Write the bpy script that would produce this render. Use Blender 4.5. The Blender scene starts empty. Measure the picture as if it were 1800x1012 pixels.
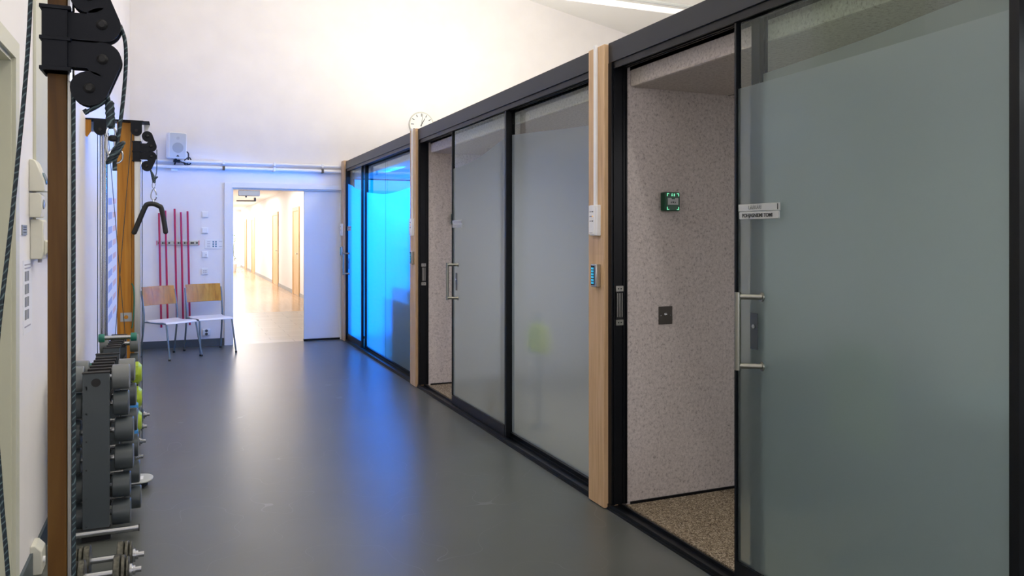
import bpy, bmesh, math, random
from mathutils import Vector, Matrix
random.seed(7)
S = bpy.context.scene
COL = S.collection
# ------------------------------------------------------------------ camera
cam_d = bpy.data.cameras.new('camera'); cam = bpy.data.objects.new('camera', cam_d); COL.objects.link(cam)
cam.location = (0, 0, 1.5)
TH = math.atan(583/1375)
cam.rotation_euler = (math.pi/2, 0, -TH)
cam_d.sensor_width = 36; cam_d.lens = 36*1375/1800; cam_d.shift_y = -92/1800
cam_d.clip_start = 0.02; cam_d.clip_end = 200
S.camera = cam
# ------------------------------------------------------------------ world, exposure, big lights
S.view_settings.view_transform = 'Standard'; S.view_settings.look = 'None'
S.view_settings.gamma = 1; S.view_settings.exposure = -0.33; S.view_settings.use_curve_mapping = False
W = bpy.data.worlds.new('world'); S.world = W; W.use_nodes = True
W.node_tree.nodes['Background'].inputs[0].default_value = (0.6, 0.7, 0.9, 1)
W.node_tree.nodes['Background'].inputs[1].default_value = 0.3

def area(name, loc, rot, sx, sy, power, color, spread=math.pi):
    l = bpy.data.lights.new(name, 'AREA'); l.shape = 'RECTANGLE'; l.size = sx; l.size_y = sy
    l.energy = power; l.color = color; l.spread = spread
    o = bpy.data.objects.new(name, l); COL.objects.link(o); o.location = loc; o.rotation_euler = rot
    return o
WARM = (1.0, 0.93, 0.80); COOL = (0.80, 0.80, 1.0); NEUT = (1.0, 0.97, 0.93)
R90 = math.pi/2
# luminaires hanging over the corridor and over the booths, added uplights on the booth roofs, added fill light behind the camera
CORR_LAMPS = [(1.45, 2.5, 4.9), (0.9, 5.6, 5.1)]
BOOTH_LAMPS = [(3.5, 3.0, 4.55), (3.5, 6.4, 4.55), (3.6, 9.0, 4.75)]
for p, pw in zip(CORR_LAMPS, (38, 11)): area('corridor_lamp', p, (0, 0, 0), 0.14, 1.4, pw, NEUT)
for p in BOOTH_LAMPS: area('booth_row_lamp', p, (0, 0, 0), 0.25, 1.4, 38, WARM)
for y, pw in ((2.2, 200), (5.7, 240), (8.7, 125)): area('roof_uplight', (3.4, y, 2.76), (math.pi, 0, 0), 1.6, 1.6, pw, WARM)  # added to whiten the walls above booth height
area('window_daylight', (1.6, -2.30, 2.0), (R90, 0, 0), 3.0, 1.8, 60, (1.0, 0.96, 0.99))  # added fill light from behind the camera
# corridor beyond the door
for y, pw in ((14, 28), (20, 115), (26, 160), (32, 190), (38, 200)): area('hallway_lamp', (1.6, y, 2.70), (0, 0, 0), 1.2, 3.0, pw, (1.0, 0.95, 0.92))
# lights added inside the booths
area('booth_ceiling_lamp', (3.95, 0.85, 2.29), (0, 0, 0), .6, .6, 34, (0.95, 0.96, 1.0))  # added fill to lift the nearest booth interior, no fitting drawn
area('booth_ceiling_lamp', (3.9, 5.1, 2.29), (0, 0, 0), .8, .8, 46, (0.86, 0.88, 1.0))  # same added fill for the middle booth
area('booth_blue_lamp', (2.50, 9.5, 2.285), (0, math.radians(50), 0), 0.08, 0.9, 26, (0.0, 0.30, 1.0))  # added so blue spills out over the glass onto walls and floor

area('booth_blue_panel_lamp', (4.38, 9.9, 1.95), (0, R90-.25, 0), 0.5, 2.0, 800, (0.0, 0.21, 1.0))  # added to make the frosted film glow blue from inside
# ------------------------------------------------------------------ materials
MATS = {}
def mat(name, col=(.5, .5, .5), rough=.5, metal=0.0, spec=.5, emit=None, es=0.0):
    m = bpy.data.materials.new(name); m.use_nodes = True
    b = m.node_tree.nodes['Principled BSDF']
    b.inputs['Base Color'].default_value = (*col, 1); b.inputs['Roughness'].default_value = rough
    b.inputs['Metallic'].default_value = metal; b.inputs['Specular IOR Level'].default_value = spec
    if emit: b.inputs['Emission Color'].default_value = (*emit, 1); b.inputs['Emission Strength'].default_value = es
    MATS[name] = m
    return m
def nodes(m): return m.node_tree.nodes, m.node_tree.links, m.node_tree.nodes['Principled BSDF']
def ramp(nt, stops):
    r = nt.nodes.new('ShaderNodeValToRGB'); e = r.color_ramp.elements
    while len(e) > 1: e.remove(e[-1])
    e[0].position = stops[0][0]; e[0].color = (*stops[0][1], 1)
    for p, c in stops[1:]:
        x = e.new(p); x.color = (*c, 1)
    return r
def noise_mat(name, c1, c2, scale, rough=.6, detail=6, stretch=(1, 1, 1), bump=0.0, lo=.35, hi=.65, spec=.5, metal=0, bscale=None, rvar=0):
    m = mat(name, c1, rough, metal, spec); nt = m.node_tree; n, l, b = nodes(m)
    tc = n.new('ShaderNodeTexCoord'); mp = n.new('ShaderNodeMapping'); mp.inputs['Scale'].default_value = stretch
    l.new(tc.outputs['Object'], mp.inputs['Vector'])
    t = n.new('ShaderNodeTexNoise'); t.inputs['Scale'].default_value = scale; t.inputs['Detail'].default_value = detail
    l.new(mp.outputs[0], t.inputs['Vector'])
    r = ramp(nt, [(lo, c1), (hi, c2)]); l.new(t.outputs['Fac'], r.inputs[0]); l.new(r.outputs[0], b.inputs['Base Color'])
    if bump:
        bp = n.new('ShaderNodeBump'); bp.inputs['Strength'].default_value = bump; bp.inputs['Distance'].default_value = .002
        l.new(t.outputs['Fac'], bp.inputs['Height']); l.new(bp.outputs[0], b.inputs['Normal'])
    if rvar:
        mr = n.new('ShaderNodeMapRange'); mr.inputs['To Min'].default_value = rough-rvar; mr.inputs['To Max'].default_value = rough+rvar
        l.new(t.outputs['Fac'], mr.inputs['Value']); l.new(mr.outputs[0], b.inputs['Roughness'])
    return m

M_wall = noise_mat('wall_paint', (.80, .775, .78), (.84, .815, .82), 3, .55, lo=.3, hi=.7)
M_wallup = M_wall
M_ceil = mat('ceiling_paint', (.86, .85, .82), .7)
M_dark_base = mat('vinyl_skirting', (.055, .075, .09), .4)
M_whitetrim = mat('white_trim', (.80, .80, .80), .35)
M_cream = noise_mat('cream_paint', (.56, .56, .45), (.60, .60, .49), 2, .4)
M_creamplastic = mat('cream_plastic', (.68, .67, .58), .3)
M_white = mat('white_plastic', (.82, .82, .83), .3)
M_black = mat('black_aluminium', (.004, .005, .007), .35, spec=.25)
M_header = mat('anthracite_aluminium', (.012, .015, .021), .4, spec=.35)
M_blackplate = mat('black_powder_coat', (.0035, .005, .009), .5, spec=.22)
M_rubber = mat('black_rubber', (.008, .008, .009), .7)
M_chrome = mat('chrome', (.48, .50, .53), .2, 1)
M_steel = noise_mat('brushed_steel', (.42, .42, .40), (.55, .55, .52), 30, .3, stretch=(1, 1, .05), metal=1)
M_nickel = mat('satin_nickel', (.30, .30, .26), .32, 1)
M_greymetal = mat('grey_painted_steel', (.050, .062, .072), .38)
M_silver = mat('silver_paint', (.45, .47, .48), .3, .6)
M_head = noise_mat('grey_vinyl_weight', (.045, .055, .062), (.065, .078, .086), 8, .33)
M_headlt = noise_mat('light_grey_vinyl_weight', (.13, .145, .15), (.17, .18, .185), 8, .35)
M_iron = noise_mat('cast_iron', (.055, .055, .045), (.14, .135, .11), 60, .5, metal=.6, bump=.4)
M_green = mat('green_vinyl', (.01, .15, .11), .4)
M_lime = mat('lime_vinyl', (.34, .46, .03), .4)
M_bluev = mat('blue_vinyl', (.01, .14, .38), .4)
M_red = mat('red_stick_paint', (.50, .008, .055), .35)
M_clockface = mat('clock_face', (.85, .86, .83), .4)
M_dark = mat('dark_marking', (.02, .025, .025), .6)
M_greytext = mat('grey_marking', (.20, .21, .21), .6)
M_lilac = mat('lilac_grey_print', (.35, .34, .40), .6)
M_paper = mat('paper', (.80, .80, .84), .6)
M_bluepr = mat('pale_blue_print', (.38, .45, .70), .6)
M_peach = mat('peach_print', (.75, .52, .48), .6)
M_redpr = mat('red_print', (.65, .05, .08), .5)
M_metal_dark = mat('bronze_plate', (.10, .09, .08), .35, .8)
M_handlefoam = mat('black_foam', (.010, .010, .011), .6)
M_greend = mat('green_box_plastic', (.0, .05, .022), .3)
M_glowgreen = mat('green_lit_mark', (.1, .6, .35), .4, emit=(.25, 1, .55), es=1.1)
M_cyan = mat('cyan_lit_key', (.05, .4, .6), .4, emit=(.02, .42, .75), es=.9)
M_amber = mat('amber_lamp', (.8, .4, .05), .4, emit=(1, .5, .1), es=.8)
M_leaf = noise_mat('leaf_green', (.02, .12, .03), (.06, .25, .07), 9, .5)
M_pot = mat('white_pot', (.7, .7, .68), .5)
M_lamp = mat('lamp_diffuser', (.9, .9, .9), .5, emit=(1, .95, .85), es=2.0)
M_hall = mat('hallway_paint', (.86, .85, .84), .6)
M_furn = mat('dark_furniture', (.03, .035, .035), .6)
M_grey_cab = mat('grey_cabinet_paint', (.20, .24, .25), .5)
M_yellow = mat('yellow_green_fabric', (.55, .60, .03), .8)
M_fillwin = mat('window_daylight_glow', (.5, .6, .8), .5, emit=(.75, .8, 1.0), es=1.5)  # glow of the added window behind the camera

def wood(name, c1, c2, c3, vert=True, rough=.45, sc=1.0):
    m = mat(name, c1, rough, spec=.3); nt = m.node_tree; n, l, b = nodes(m)
    tc = n.new('ShaderNodeTexCoord'); mp = n.new('ShaderNodeMapping')
    mp.inputs['Scale'].default_value = (1, 1, .06) if vert else (1, .06, 1)
    l.new(tc.outputs['Object'], mp.inputs['Vector'])
    t = n.new('ShaderNodeTexNoise'); t.inputs['Scale'].default_value = 34*sc; t.inputs['Detail'].default_value = 7; t.inputs['Distortion'].default_value = .6
    l.new(mp.outputs[0], t.inputs['Vector'])
    r = ramp(nt, [(.30, c1), (.5, c2), (.68, c3)]); l.new(t.outputs['Fac'], r.inputs[0]); l.new(r.outputs[0], b.inputs['Base Color'])
    return m
M_pine = wood('pale_oak', (.50, .32, .17), (.60, .40, .225), (.66, .46, .28), sc=1.2)
M_orange = wood('orange_lacquered_pine', (.36, .14, .012), (.48, .20, .018), (.54, .25, .035))
M_pineshade = wood('brown_lacquered_pine', (.060, .024, .002), (.095, .040, .003), (.12, .056, .007))  # lacquered pine with the near post's shade put into its colour
M_ply = wood('beech_plywood', (.36, .13, .010), (.50, .20, .018), (.56, .25, .035), sc=.8, rough=.35)
M_seat = mat('white_laminate_seat', (.80, .76, .76), .3)
M_hallwood = wood('hallway_door_frame_wood', (.60, .38, .18), (.70, .47, .24), (.74, .52, .3))

def felt():
    m = mat('grey_beige_felt', (.3, .28, .27), .95, spec=.1); nt = m.node_tree; n, l, b = nodes(m)
    tc = n.new('ShaderNodeTexCoord')
    a = n.new('ShaderNodeTexNoise'); a.inputs['Scale'].default_value = 230; a.inputs['Detail'].default_value = 4
    mp = n.new('ShaderNodeMapping'); mp.inputs['Scale'].default_value = (1, 1, .55); l.new(tc.outputs['Object'], mp.inputs[0]); l.new(mp.outputs[0], a.inputs['Vector'])
    c = n.new('ShaderNodeTexNoise'); c.inputs['Scale'].default_value = 60; c.inputs['Detail'].default_value = 9; l.new(tc.outputs['Object'], c.inputs['Vector'])
    mx = n.new('ShaderNodeMath'); mx.operation = 'ADD'; l.new(a.outputs['Fac'], mx.inputs[0]); l.new(c.outputs['Fac'], mx.inputs[1])
    hf = n.new('ShaderNodeMath'); hf.operation = 'MULTIPLY'; hf.inputs[1].default_value = .5; l.new(mx.outputs[0], hf.inputs[0])
    r = ramp(nt, [(.34, (.30, .265, .25)), (.44, (.52, .465, .44)), (.56, (.61, .55, .52)), (.68, (.68, .61, .58))]); l.new(hf.outputs[0], r.inputs[0])
    l.new(r.outputs[0], b.inputs['Base Color'])
    bp = n.new('ShaderNodeBump'); bp.inputs['Strength'].default_value = .25; bp.inputs['Distance'].default_value = .003
    l.new(a.outputs['Fac'], bp.inputs['Height']); l.new(bp.outputs[0], b.inputs['Normal'])
    return m
M_felt = felt()
def carpet():
    m = mat('brown_loop_carpet', (.2, .16, .12), .95, spec=.1); nt = m.node_tree; n, l, b = nodes(m)
    tc = n.new('ShaderNodeTexCoord'); v = n.new('ShaderNodeTexVoronoi'); v.inputs['Scale'].default_value = 190
    l.new(tc.outputs['Object'], v.inputs['Vector'])
    sp = n.new('ShaderNodeSeparateColor'); l.new(v.outputs['Color'], sp.inputs[0])
    r = ramp(nt, [(0, (.07, .05, .035)), (.45, (.21, .165, .115)), (.8, (.34, .28, .20)), (1, (.48, .41, .32))]); l.new(sp.outputs[0], r.inputs[0])
    l.new(r.outputs[0], b.inputs['Base Color'])
    return m
M_carpet = carpet()
def vinyl():
    m = mat('grey_vinyl_floor', (.09, .1, .1), .3, spec=.5); nt = m.node_tree; n, l, b = nodes(m)
    tc = n.new('ShaderNodeTexCoord')
    a = n.new('ShaderNodeTexNoise'); a.inputs['Scale'].default_value = 1.4; a.inputs['Detail'].default_value = 4; l.new(tc.outputs['Object'], a.inputs['Vector'])
    r = ramp(nt, [(.35, (.080, .086, .080)), (.65, (.090, .096, .090))]); l.new(a.outputs['Fac'], r.inputs[0])
    w = n.new('ShaderNodeTexNoise'); w.inputs['Scale'].default_value = 2.2; w.inputs['Detail'].default_value = 1; l.new(tc.outputs['Object'], w.inputs['Vector'])
    ab = n.new('ShaderNodeMath'); ab.operation = 'SUBTRACT'; ab.inputs[1].default_value = .5; l.new(w.outputs['Fac'], ab.inputs[0])
    a2 = n.new('ShaderNodeMath'); a2.operation = 'ABSOLUTE'; l.new(ab.outputs[0], a2.inputs[0])
    lt = n.new('ShaderNodeMath'); lt.operation = 'LESS_THAN'; lt.inputs[1].default_value = .0009; l.new(a2.outputs[0], lt.inputs[0])
    mu = n.new('ShaderNodeMath'); mu.operation = 'MULTIPLY'; mu.inputs[1].default_value = .22; l.new(lt.outputs[0], mu.inputs[0])
    mx = n.new('ShaderNodeMix'); mx.data_type = 'RGBA'; l.new(mu.outputs[0], mx.inputs[0]); l.new(r.outputs[0], mx.inputs[6]); mx.inputs[7].default_value = (.3, .32, .34, 1)
    l.new(mx.outputs[2], b.inputs['Base Color'])
    f = n.new('ShaderNodeTexNoise'); f.inputs['Scale'].default_value = 300; l.new(tc.outputs['Object'], f.inputs['Vector'])
    bp = n.new('ShaderNodeBump'); bp.inputs['Strength'].default_value = .05; bp.inputs['Distance'].default_value = .001
    l.new(f.outputs['Fac'], bp.inputs['Height']); l.new(bp.outputs[0], b.inputs['Normal'])
    b.inputs['Roughness'].default_value = .32
    return m
M_vinyl = vinyl()
def tiles():
    m = mat('pale_floor_tile', (.5, .47, .42), .3); nt = m.node_tree; n, l, b = nodes(m)
    tc = n.new('ShaderNodeTexCoord'); t = n.new('ShaderNodeTexBrick'); t.inputs['Scale'].default_value = 1
    t.inputs['Color1'].default_value = (.34, .31, .27, 1); t.inputs['Color2'].default_value = (.41, .375, .33, 1); t.inputs['Mortar'].default_value = (.2, .18, .16, 1)
    t.inputs['Mortar Size'].default_value = .006; t.inputs['Brick Width'].default_value = .6; t.inputs['Row Height'].default_value = .3
    l.new(tc.outputs['Object'], t.inputs['Vector']); l.new(t.outputs['Color'], b.inputs['Base Color'])
    return m
M_tile = tiles()
M_hallfloor = wood('hallway_parquet', (.42, .28, .16), (.45, .30, .175), (.48, .33, .19), vert=False, rough=.22, sc=.6)

def rope_mat(scale=300):
    m = mat('flecked_rope', (.01, .03, .04), .6); nt = m.node_tree; n, l, b = nodes(m)
    tc = n.new('ShaderNodeTexCoord'); mp = n.new('ShaderNodeMapping'); mp.inputs['Rotation'].default_value = (.0, .8, 0)
    l.new(tc.outputs['Object'], mp.inputs[0])
    w = n.new('ShaderNodeTexWave'); w.bands_direction = 'Z'; w.inputs['Scale'].default_value = scale/10; w.inputs['Distortion'].default_value = 5; w.inputs['Detail'].default_value = 1
    l.new(mp.outputs[0], w.inputs['Vector'])
    r = ramp(nt, [(.0, (.004, .014, .022)), (.80, (.007, .022, .032)), (.97, (.10, .15, .16))]); l.new(w.outputs['Fac'], r.inputs[0]); l.new(r.outputs[0], b.inputs['Base Color'])
    return m
M_rope = rope_mat(); M_ropethin = rope_mat(600)

def clear_glass(tint=(.93, .96, .95)):
    m = bpy.data.materials.new('clear_glass'); m.use_nodes = True; n = m.node_tree.nodes; l = m.node_tree.links
    n.clear(); o = n.new('ShaderNodeOutputMaterial'); t = n.new('ShaderNodeBsdfTransparent'); t.inputs[0].default_value = (*tint, 1)
    g = n.new('ShaderNodeBsdfGlossy'); g.inputs['Roughness'].default_value = .015; g.inputs['Color'].default_value = (.9, 1, .97, 1)
    f = n.new('ShaderNodeFresnel'); f.inputs['IOR'].default_value = 1.42; x = n.new('ShaderNodeMixShader')
    ge = n.new('ShaderNodeNewGeometry'); iv = n.new('ShaderNodeMath'); iv.operation = 'SUBTRACT'; iv.inputs[0].default_value = 1; l.new(ge.outputs['Backfacing'], iv.inputs[1])
    mu = n.new('ShaderNodeMath'); mu.operation = 'MULTIPLY'; l.new(f.outputs[0], mu.inputs[0]); l.new(iv.outputs[0], mu.inputs[1])
    l.new(mu.outputs[0], x.inputs[0]); l.new(t.outputs[0], x.inputs[1]); l.new(g.outputs[0], x.inputs[2]); l.new(x.outputs[0], o.inputs[0])
    return m
M_glass = clear_glass()
def frosted():
    m = bpy.data.materials.new('frosted_film'); m.use_nodes = True; n = m.node_tree.nodes; l = m.node_tree.links
    n.clear(); o = n.new('ShaderNodeOutputMaterial')
    rf = n.new('ShaderNodeBsdfRefraction'); rf.inputs['IOR'].default_value = 1.08; rf.inputs['Roughness'].default_value = .55; rf.inputs['Color'].default_value = (.88, .925, .935, 1)
    tl = n.new('ShaderNodeBsdfTranslucent'); tl.inputs['Color'].default_value = (.80, .87, .89, 1)
    df = n.new('ShaderNodeBsdfDiffuse'); df.inputs['Color'].default_value = (.55, .66, .70, 1)
    gl = n.new('ShaderNodeBsdfGlossy'); gl.inputs['Roughness'].default_value = .30
    a = n.new('ShaderNodeMixShader'); a.inputs[0].default_value = .25; l.new(rf.outputs[0], a.inputs[1]); l.new(tl.outputs[0], a.inputs[2])
    b = n.new('ShaderNodeMixShader'); b.inputs[0].default_value = .07; l.new(a.outputs[0], b.inputs[1]); l.new(df.outputs[0], b.inputs[2])
    c = n.new('ShaderNodeMixShader'); c.inputs[0].default_value = .045; l.new(b.outputs[0], c.inputs[1]); l.new(gl.outputs[0], c.inputs[2])
    l.new(c.outputs[0], o.inputs[0])
    return m
M_film = frosted()
M_bluelight = mat('blue_lit_panel', (.0, .1, .3), .5, emit=(.0, .22, 1.0), es=2.8)

# ------------------------------------------------------------------ geometry helpers
def V(*a): return Vector(a)
class MB:
    def __init__(s): s.bm = bmesh.new()
    def box(s, x0, x1, y0, y1, z0, z1):
        vs = [s.bm.verts.new((x, y, z)) for z in (z0, z1) for y in (y0, y1) for x in (x0, x1)]
        for f in ((0, 2, 3, 1), (4, 5, 7, 6), (0, 1, 5, 4), (2, 6, 7, 3), (0, 4, 6, 2), (1, 3, 7, 5)):
            s.bm.faces.new([vs[i] for i in f])
        return s
    def prism(s, pts, a, b, axis='y'):
        # 2-D outline extruded along an axis; outline coords are the two other axes in order
        def mk(p, t):
            if axis == 'x': return (t, p[0], p[1])
            if axis == 'y': return (p[0], t, p[1])
            return (p[0], p[1], t)
        A = [s.bm.verts.new(mk(p, a)) for p in pts]; B = [s.bm.verts.new(mk(p, b)) for p in pts]
        s.bm.faces.new(A[::-1]); s.bm.faces.new(B)
        k = len(pts)
        for i in range(k): s.bm.faces.new((A[i], A[(i+1) % k], B[(i+1) % k], B[i]))
        return s
    def cyl(s, p, q, r, r2=None, seg=20, cap=True):
        p, q = Vector(p), Vector(q); r2 = r if r2 is None else r2
        d = (q-p).normalized(); u = d.orthogonal().normalized(); w = d.cross(u)
        A = []; B = []
        for i in range(seg):
            t = 2*math.pi*i/seg; o = u*math.cos(t)+w*math.sin(t)
            A.append(s.bm.verts.new(p+o*r)); B.append(s.bm.verts.new(q+o*r2))
        for i in range(seg): s.bm.faces.new((A[i], A[(i+1) % seg], B[(i+1) % seg], B[i]))
        if cap: s.bm.faces.new(A[::-1]); s.bm.faces.new(B)
        return s
    def lathe(s, p, axis, prof, seg=28):
        p = Vector(p); d = Vector(axis).normalized(); u = d.orthogonal().normalized(); w = d.cross(u)
        rings = []
        for (t, r) in prof:
            rings.append([s.bm.verts.new(p+d*t+(u*math.cos(2*math.pi*i/seg)+w*math.sin(2*math.pi*i/seg))*max(r, 1e-4)) for i in range(seg)])
        for A, B in zip(rings, rings[1:]):
            for i in range(seg): s.bm.faces.new((A[i], A[(i+1) % seg], B[(i+1) % seg], B[i]))
        s.bm.faces.new(rings[0][::-1]); s.bm.faces.new(rings[-1])
        return s
    def tube(s, pts, r, seg=10, closed=False):
        pts = [Vector(p) for p in pts]; n = len(pts); rings = []; prev = None
        for i, p in enumerate(pts):
            if closed: t = pts[(i+1) % n]-pts[i-1]
            else: t = pts[min(i+1, n-1)]-pts[max(i-1, 0)]
            t.normalize()
            u = t.orthogonal().normalized() if prev is None else (prev-t*prev.dot(t)).normalized()
            prev = u; w = t.cross(u)
            rr = r[i] if isinstance(r, (list, tuple)) else r
            rings.append([s.bm.verts.new(p+(u*math.cos(2*math.pi*k/seg)+w*math.sin(2*math.pi*k/seg))*rr) for k in range(seg)])
        pairs = list(zip(rings, rings[1:]))
        if closed: pairs.append((rings[-1], rings[0]))
        for A, B in pairs:
            for k in range(seg): s.bm.faces.new((A[k], A[(k+1) % seg], B[(k+1) % seg], B[k]))
        if not closed: s.bm.faces.new(rings[0][::-1]); s.bm.faces.new(rings[-1])
        return s
    def build(s, name, material, parent=None, loc=None, bevel=0, smooth=True):
        if not getattr(s, 'keep', False): bmesh.ops.recalc_face_normals(s.bm, faces=s.bm.faces)
        me = bpy.data.meshes.new(name); s.bm.to_mesh(me); s.bm.free()
        o = bpy.data.objects.new(name, me); COL.objects.link(o); me.materials.append(material)
        if parent: o.parent = parent
        if loc: o.location = loc
        if smooth:
            for p in me.polygons: p.use_smooth = True
            me.set_sharp_from_angle(angle=math.radians(35))
        if bevel:
            b = o.modifiers.new('bevel', 'BEVEL'); b.width = bevel; b.segments = 2; b.limit_method = 'ANGLE'
        return o
def smooth_path(pts, n=8):
    pts = [Vector(p) for p in pts]; out = []
    P = [pts[0]]+pts+[pts[-1]]
    for i in range(1, len(P)-2):
        for k in range(n):
            t = k/n; a, b, c, d = P[i-1], P[i], P[i+1], P[i+2]
            out.append(.5*((2*b)+(c-a)*t+(2*a-5*b+4*c-d)*t*t+(3*b-a-3*c+d)*t**3))
    out.append(pts[-1]); return out
def circ(cx, cz, r, n=28, a0=0, a1=2*math.pi):
    return [(cx+r*math.cos(a0+(a1-a0)*i/n), cz+r*math.sin(a0+(a1-a0)*i/n)) for i in range(n)]
def rrect(x0, x1, z0, z1, r, n=5):
    out = []
    for cx, cz, a in ((x1-r, z1-r, 0), (x0+r, z1-r, 90), (x0+r, z0+r, 180), (x1-r, z0+r, 270)):
        for i in range(n+1):
            t = math.radians(a+90*i/n); out.append((cx+r*math.cos(t), cz+r*math.sin(t)))
    return out
def tag(o, label, cat=None, group=None, kind=None):
    o['label'] = label
    if cat: o['category'] = cat
    if group: o['group'] = group
    if kind: o['kind'] = kind
    return o
def thing(name, label, cat, loc=(0, 0, 0), rz=0, group=None, kind=None):
    o = bpy.data.objects.new(name, None); COL.objects.link(o); o.empty_display_size = .1
    o.location = loc; o.rotation_euler = (0, 0, rz); return tag(o, label, cat, group, kind)
def struct(o, label=None, cat=None):
    o['kind'] = 'structure'
    if label: o['label'] = label
    if cat: o['category'] = cat
    return o
def sbox(name, b, m, label, cat, bevel=0): return struct(MB().box(*b).build(name, m, bevel=bevel, smooth=False), label, cat)
def part(name, b, m, parent, bevel=0): return MB().box(*b).build(name, m, parent, bevel=bevel, smooth=bool(bevel))
def copy_tree(o, parent=None):
    c = o.copy(); COL.objects.link(c)
    if parent: c.parent = parent
    for ch in [x for x in o.children]: copy_tree(ch, c)
    return c
def text_mesh(body, size, material, parent, loc, rot, name='lettering', ext=.0006, sx=1.0, bold=0):
    cu = bpy.data.curves.new(name, 'FONT'); cu.body = body; cu.size = size; cu.extrude = ext; cu.align_x = 'CENTER'; cu.align_y = 'CENTER'; cu.offset = bold
    t = bpy.data.objects.new('tmp_text', cu); COL.objects.link(t)
    bpy.context.view_layer.update()
    me = bpy.data.meshes.new_from_object(t.evaluated_get(bpy.context.evaluated_depsgraph_get()))
    bpy.data.objects.remove(t); me.name = name
    o = bpy.data.objects.new(name, me); COL.objects.link(o); me.materials.clear(); me.materials.append(material)
    o.parent = parent; o.location = loc; o.rotation_euler = rot; o.scale = (sx, 1, 1); return o

# ------------------------------------------------------------------ room shell
XL, YB, XR, YF = -0.61, 11.4, 8.0, -2.4
sbox('floor', (XL-.15, XR, YF-.1, YB+.02, -.12, 0), M_vinyl, 'glossy grey vinyl floor of the room', 'floor')
# back wall with doorway X .65..2.15, Z 0..2.16
bw = MB(); bw.box(XL-.15, .65, YB, YB+.2, -.1, 7.2); bw.box(.65, 2.15, YB, YB+.2, 2.16, 7.2); bw.box(2.15, XR+.1, YB, YB+.2, -.1, 7.2)
struct(bw.build('wall_back', M_wall, smooth=False), 'tall white wall at the far end with the doorway', 'wall')
# left wall with door recess Y 2.62..3.6
lw = MB(); lw.box(XL-.15, XL, 3.6, YB+.1, -.1, 7.2); lw.box(XL-.15, XL, YF-.1, 2.62, -.1, 7.2); lw.box(XL-.15, XL, 2.62, 3.6, 2.2, 7.2)
struct(lw.build('wall_left', M_wall, smooth=False), 'white wall on the left behind the gym gear', 'wall')
sbox('wall_right', (XR, XR+.15, YF-.1, YB+.1, -.1, 7.2), M_wall, 'white outer wall beyond the booths', 'wall')
fw = MB(); fw.box(XL-.15, 0.1, YF-.15, YF, -.1, 7.2); fw.box(3.1, XR+.1, YF-.15, YF, -.1, 7.2); fw.box(.1, 3.1, YF-.15, YF, -.1, 1.1); fw.box(.1, 3.1, YF-.15, YF, 2.9, 7.2)
struct(fw.build('wall_front', M_wall, smooth=False), 'white wall behind the camera', 'wall')
w4 = struct(MB().box(.1, 3.1, YF-.12, YF-.08, 1.1, 2.9).build('window_4', M_fillwin, smooth=False), 'daylit window behind the camera', 'window')  # added window glowing as fill, out of view
MB().box(.1, 3.1, YF-.08, YF-.02, 1.1, 1.16).box(.1, 3.1, YF-.08, YF-.02, 2.84, 2.9).box(.1, .16, YF-.08, YF-.02, 1.16, 2.84).box(3.04, 3.1, YF-.08, YF-.02, 1.16, 2.84).box(1.57, 1.63, YF-.08, YF-.02, 1.16, 2.84).build('window_frame', M_whitetrim, w4, smooth=False)
def cz(x): return 5.26-.195*(x-5.12)
ce = MB(); ce.prism([(XL-.15, cz(XL-.15)), (XR+.15, cz(XR+.15)), (XR+.15, cz(XR+.15)+.15), (XL-.15, cz(XL-.15)+.15)], YF-.15, YB+.2)
struct(ce.build('ceiling', M_ceil, smooth=False), 'sloping white ceiling', 'ceiling')
sbox('baseboard_back', (XL+.01, .55, YB-.012, YB, 0, .10), M_dark_base, 'dark grey vinyl skirting under the far wall', 'baseboard')
sbox('baseboard_left', (XL, XL+.012, 3.68, YB, 0, .10), M_dark_base, 'dark grey vinyl skirting under the left wall', 'baseboard')
# left door
d = thing('door_1', 'cream door and casing at the left edge', 'door', kind='structure')
MB().box(XL, XL+.014, 3.6, 3.672, 0, 2.27).box(XL, XL+.014, 2.62, 3.6, 2.2, 2.27).box(XL-.12, XL, 3.585, 3.6, 0, 2.2).box(XL-.12, XL, 2.62, 3.585, 2.185, 2.2).build('door_casing', M_cream, d, smooth=False)
MB().box(XL-.11, XL-.07, 2.62, 3.58, .01, 2.18).build('door_leaf', M_cream, d, smooth=False)
# back doorway
d = thing('door_2', 'white double door frame in the far wall, one leaf closed', 'door', kind='structure')
MB().box(.555, .655, YB-.03, YB, 0, 2.225).box(.655, 2.15, YB-.03, YB, 2.157, 2.225).box(.65, .67, YB, YB+.2, 0, 2.157).box(2.13, 2.15, YB, YB+.2, 0, 2.157).box(.67, 2.13, YB, YB+.2, 2.137, 2.157).build('door_casing', M_whitetrim, d, bevel=.003)
dl = MB().box(1.625, 2.13, YB+.03, YB+.075, .025, 2.135).build('door_leaf', M_whitetrim, d, bevel=.002)
MB().box(1.62, 2.13, YB+.02, YB+.085, .0, .025).build('threshold', M_black, d, smooth=False)
dc = MB().box(.74, 1.02, YB+.01, YB+.075, 2.05, 2.125).build('door_closer', M_silver, d, bevel=.006)
MB().cyl((.84, YB+.04, 2.05), (.84, YB+.04, 2.03), .012).tube([(.72, YB+.12, 1.985), (.97, YB+.06, 1.985)], .008).cyl((.96, YB+.06, 1.985), (.96, YB+.06, 2.03), .014).build('closer_arm', M_metal_dark, dc)
MB().box(.655, .672, YB+.05, YB+.053, .95, 1.15).build('strike_plate', M_metal_dark, d, smooth=False)

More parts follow.
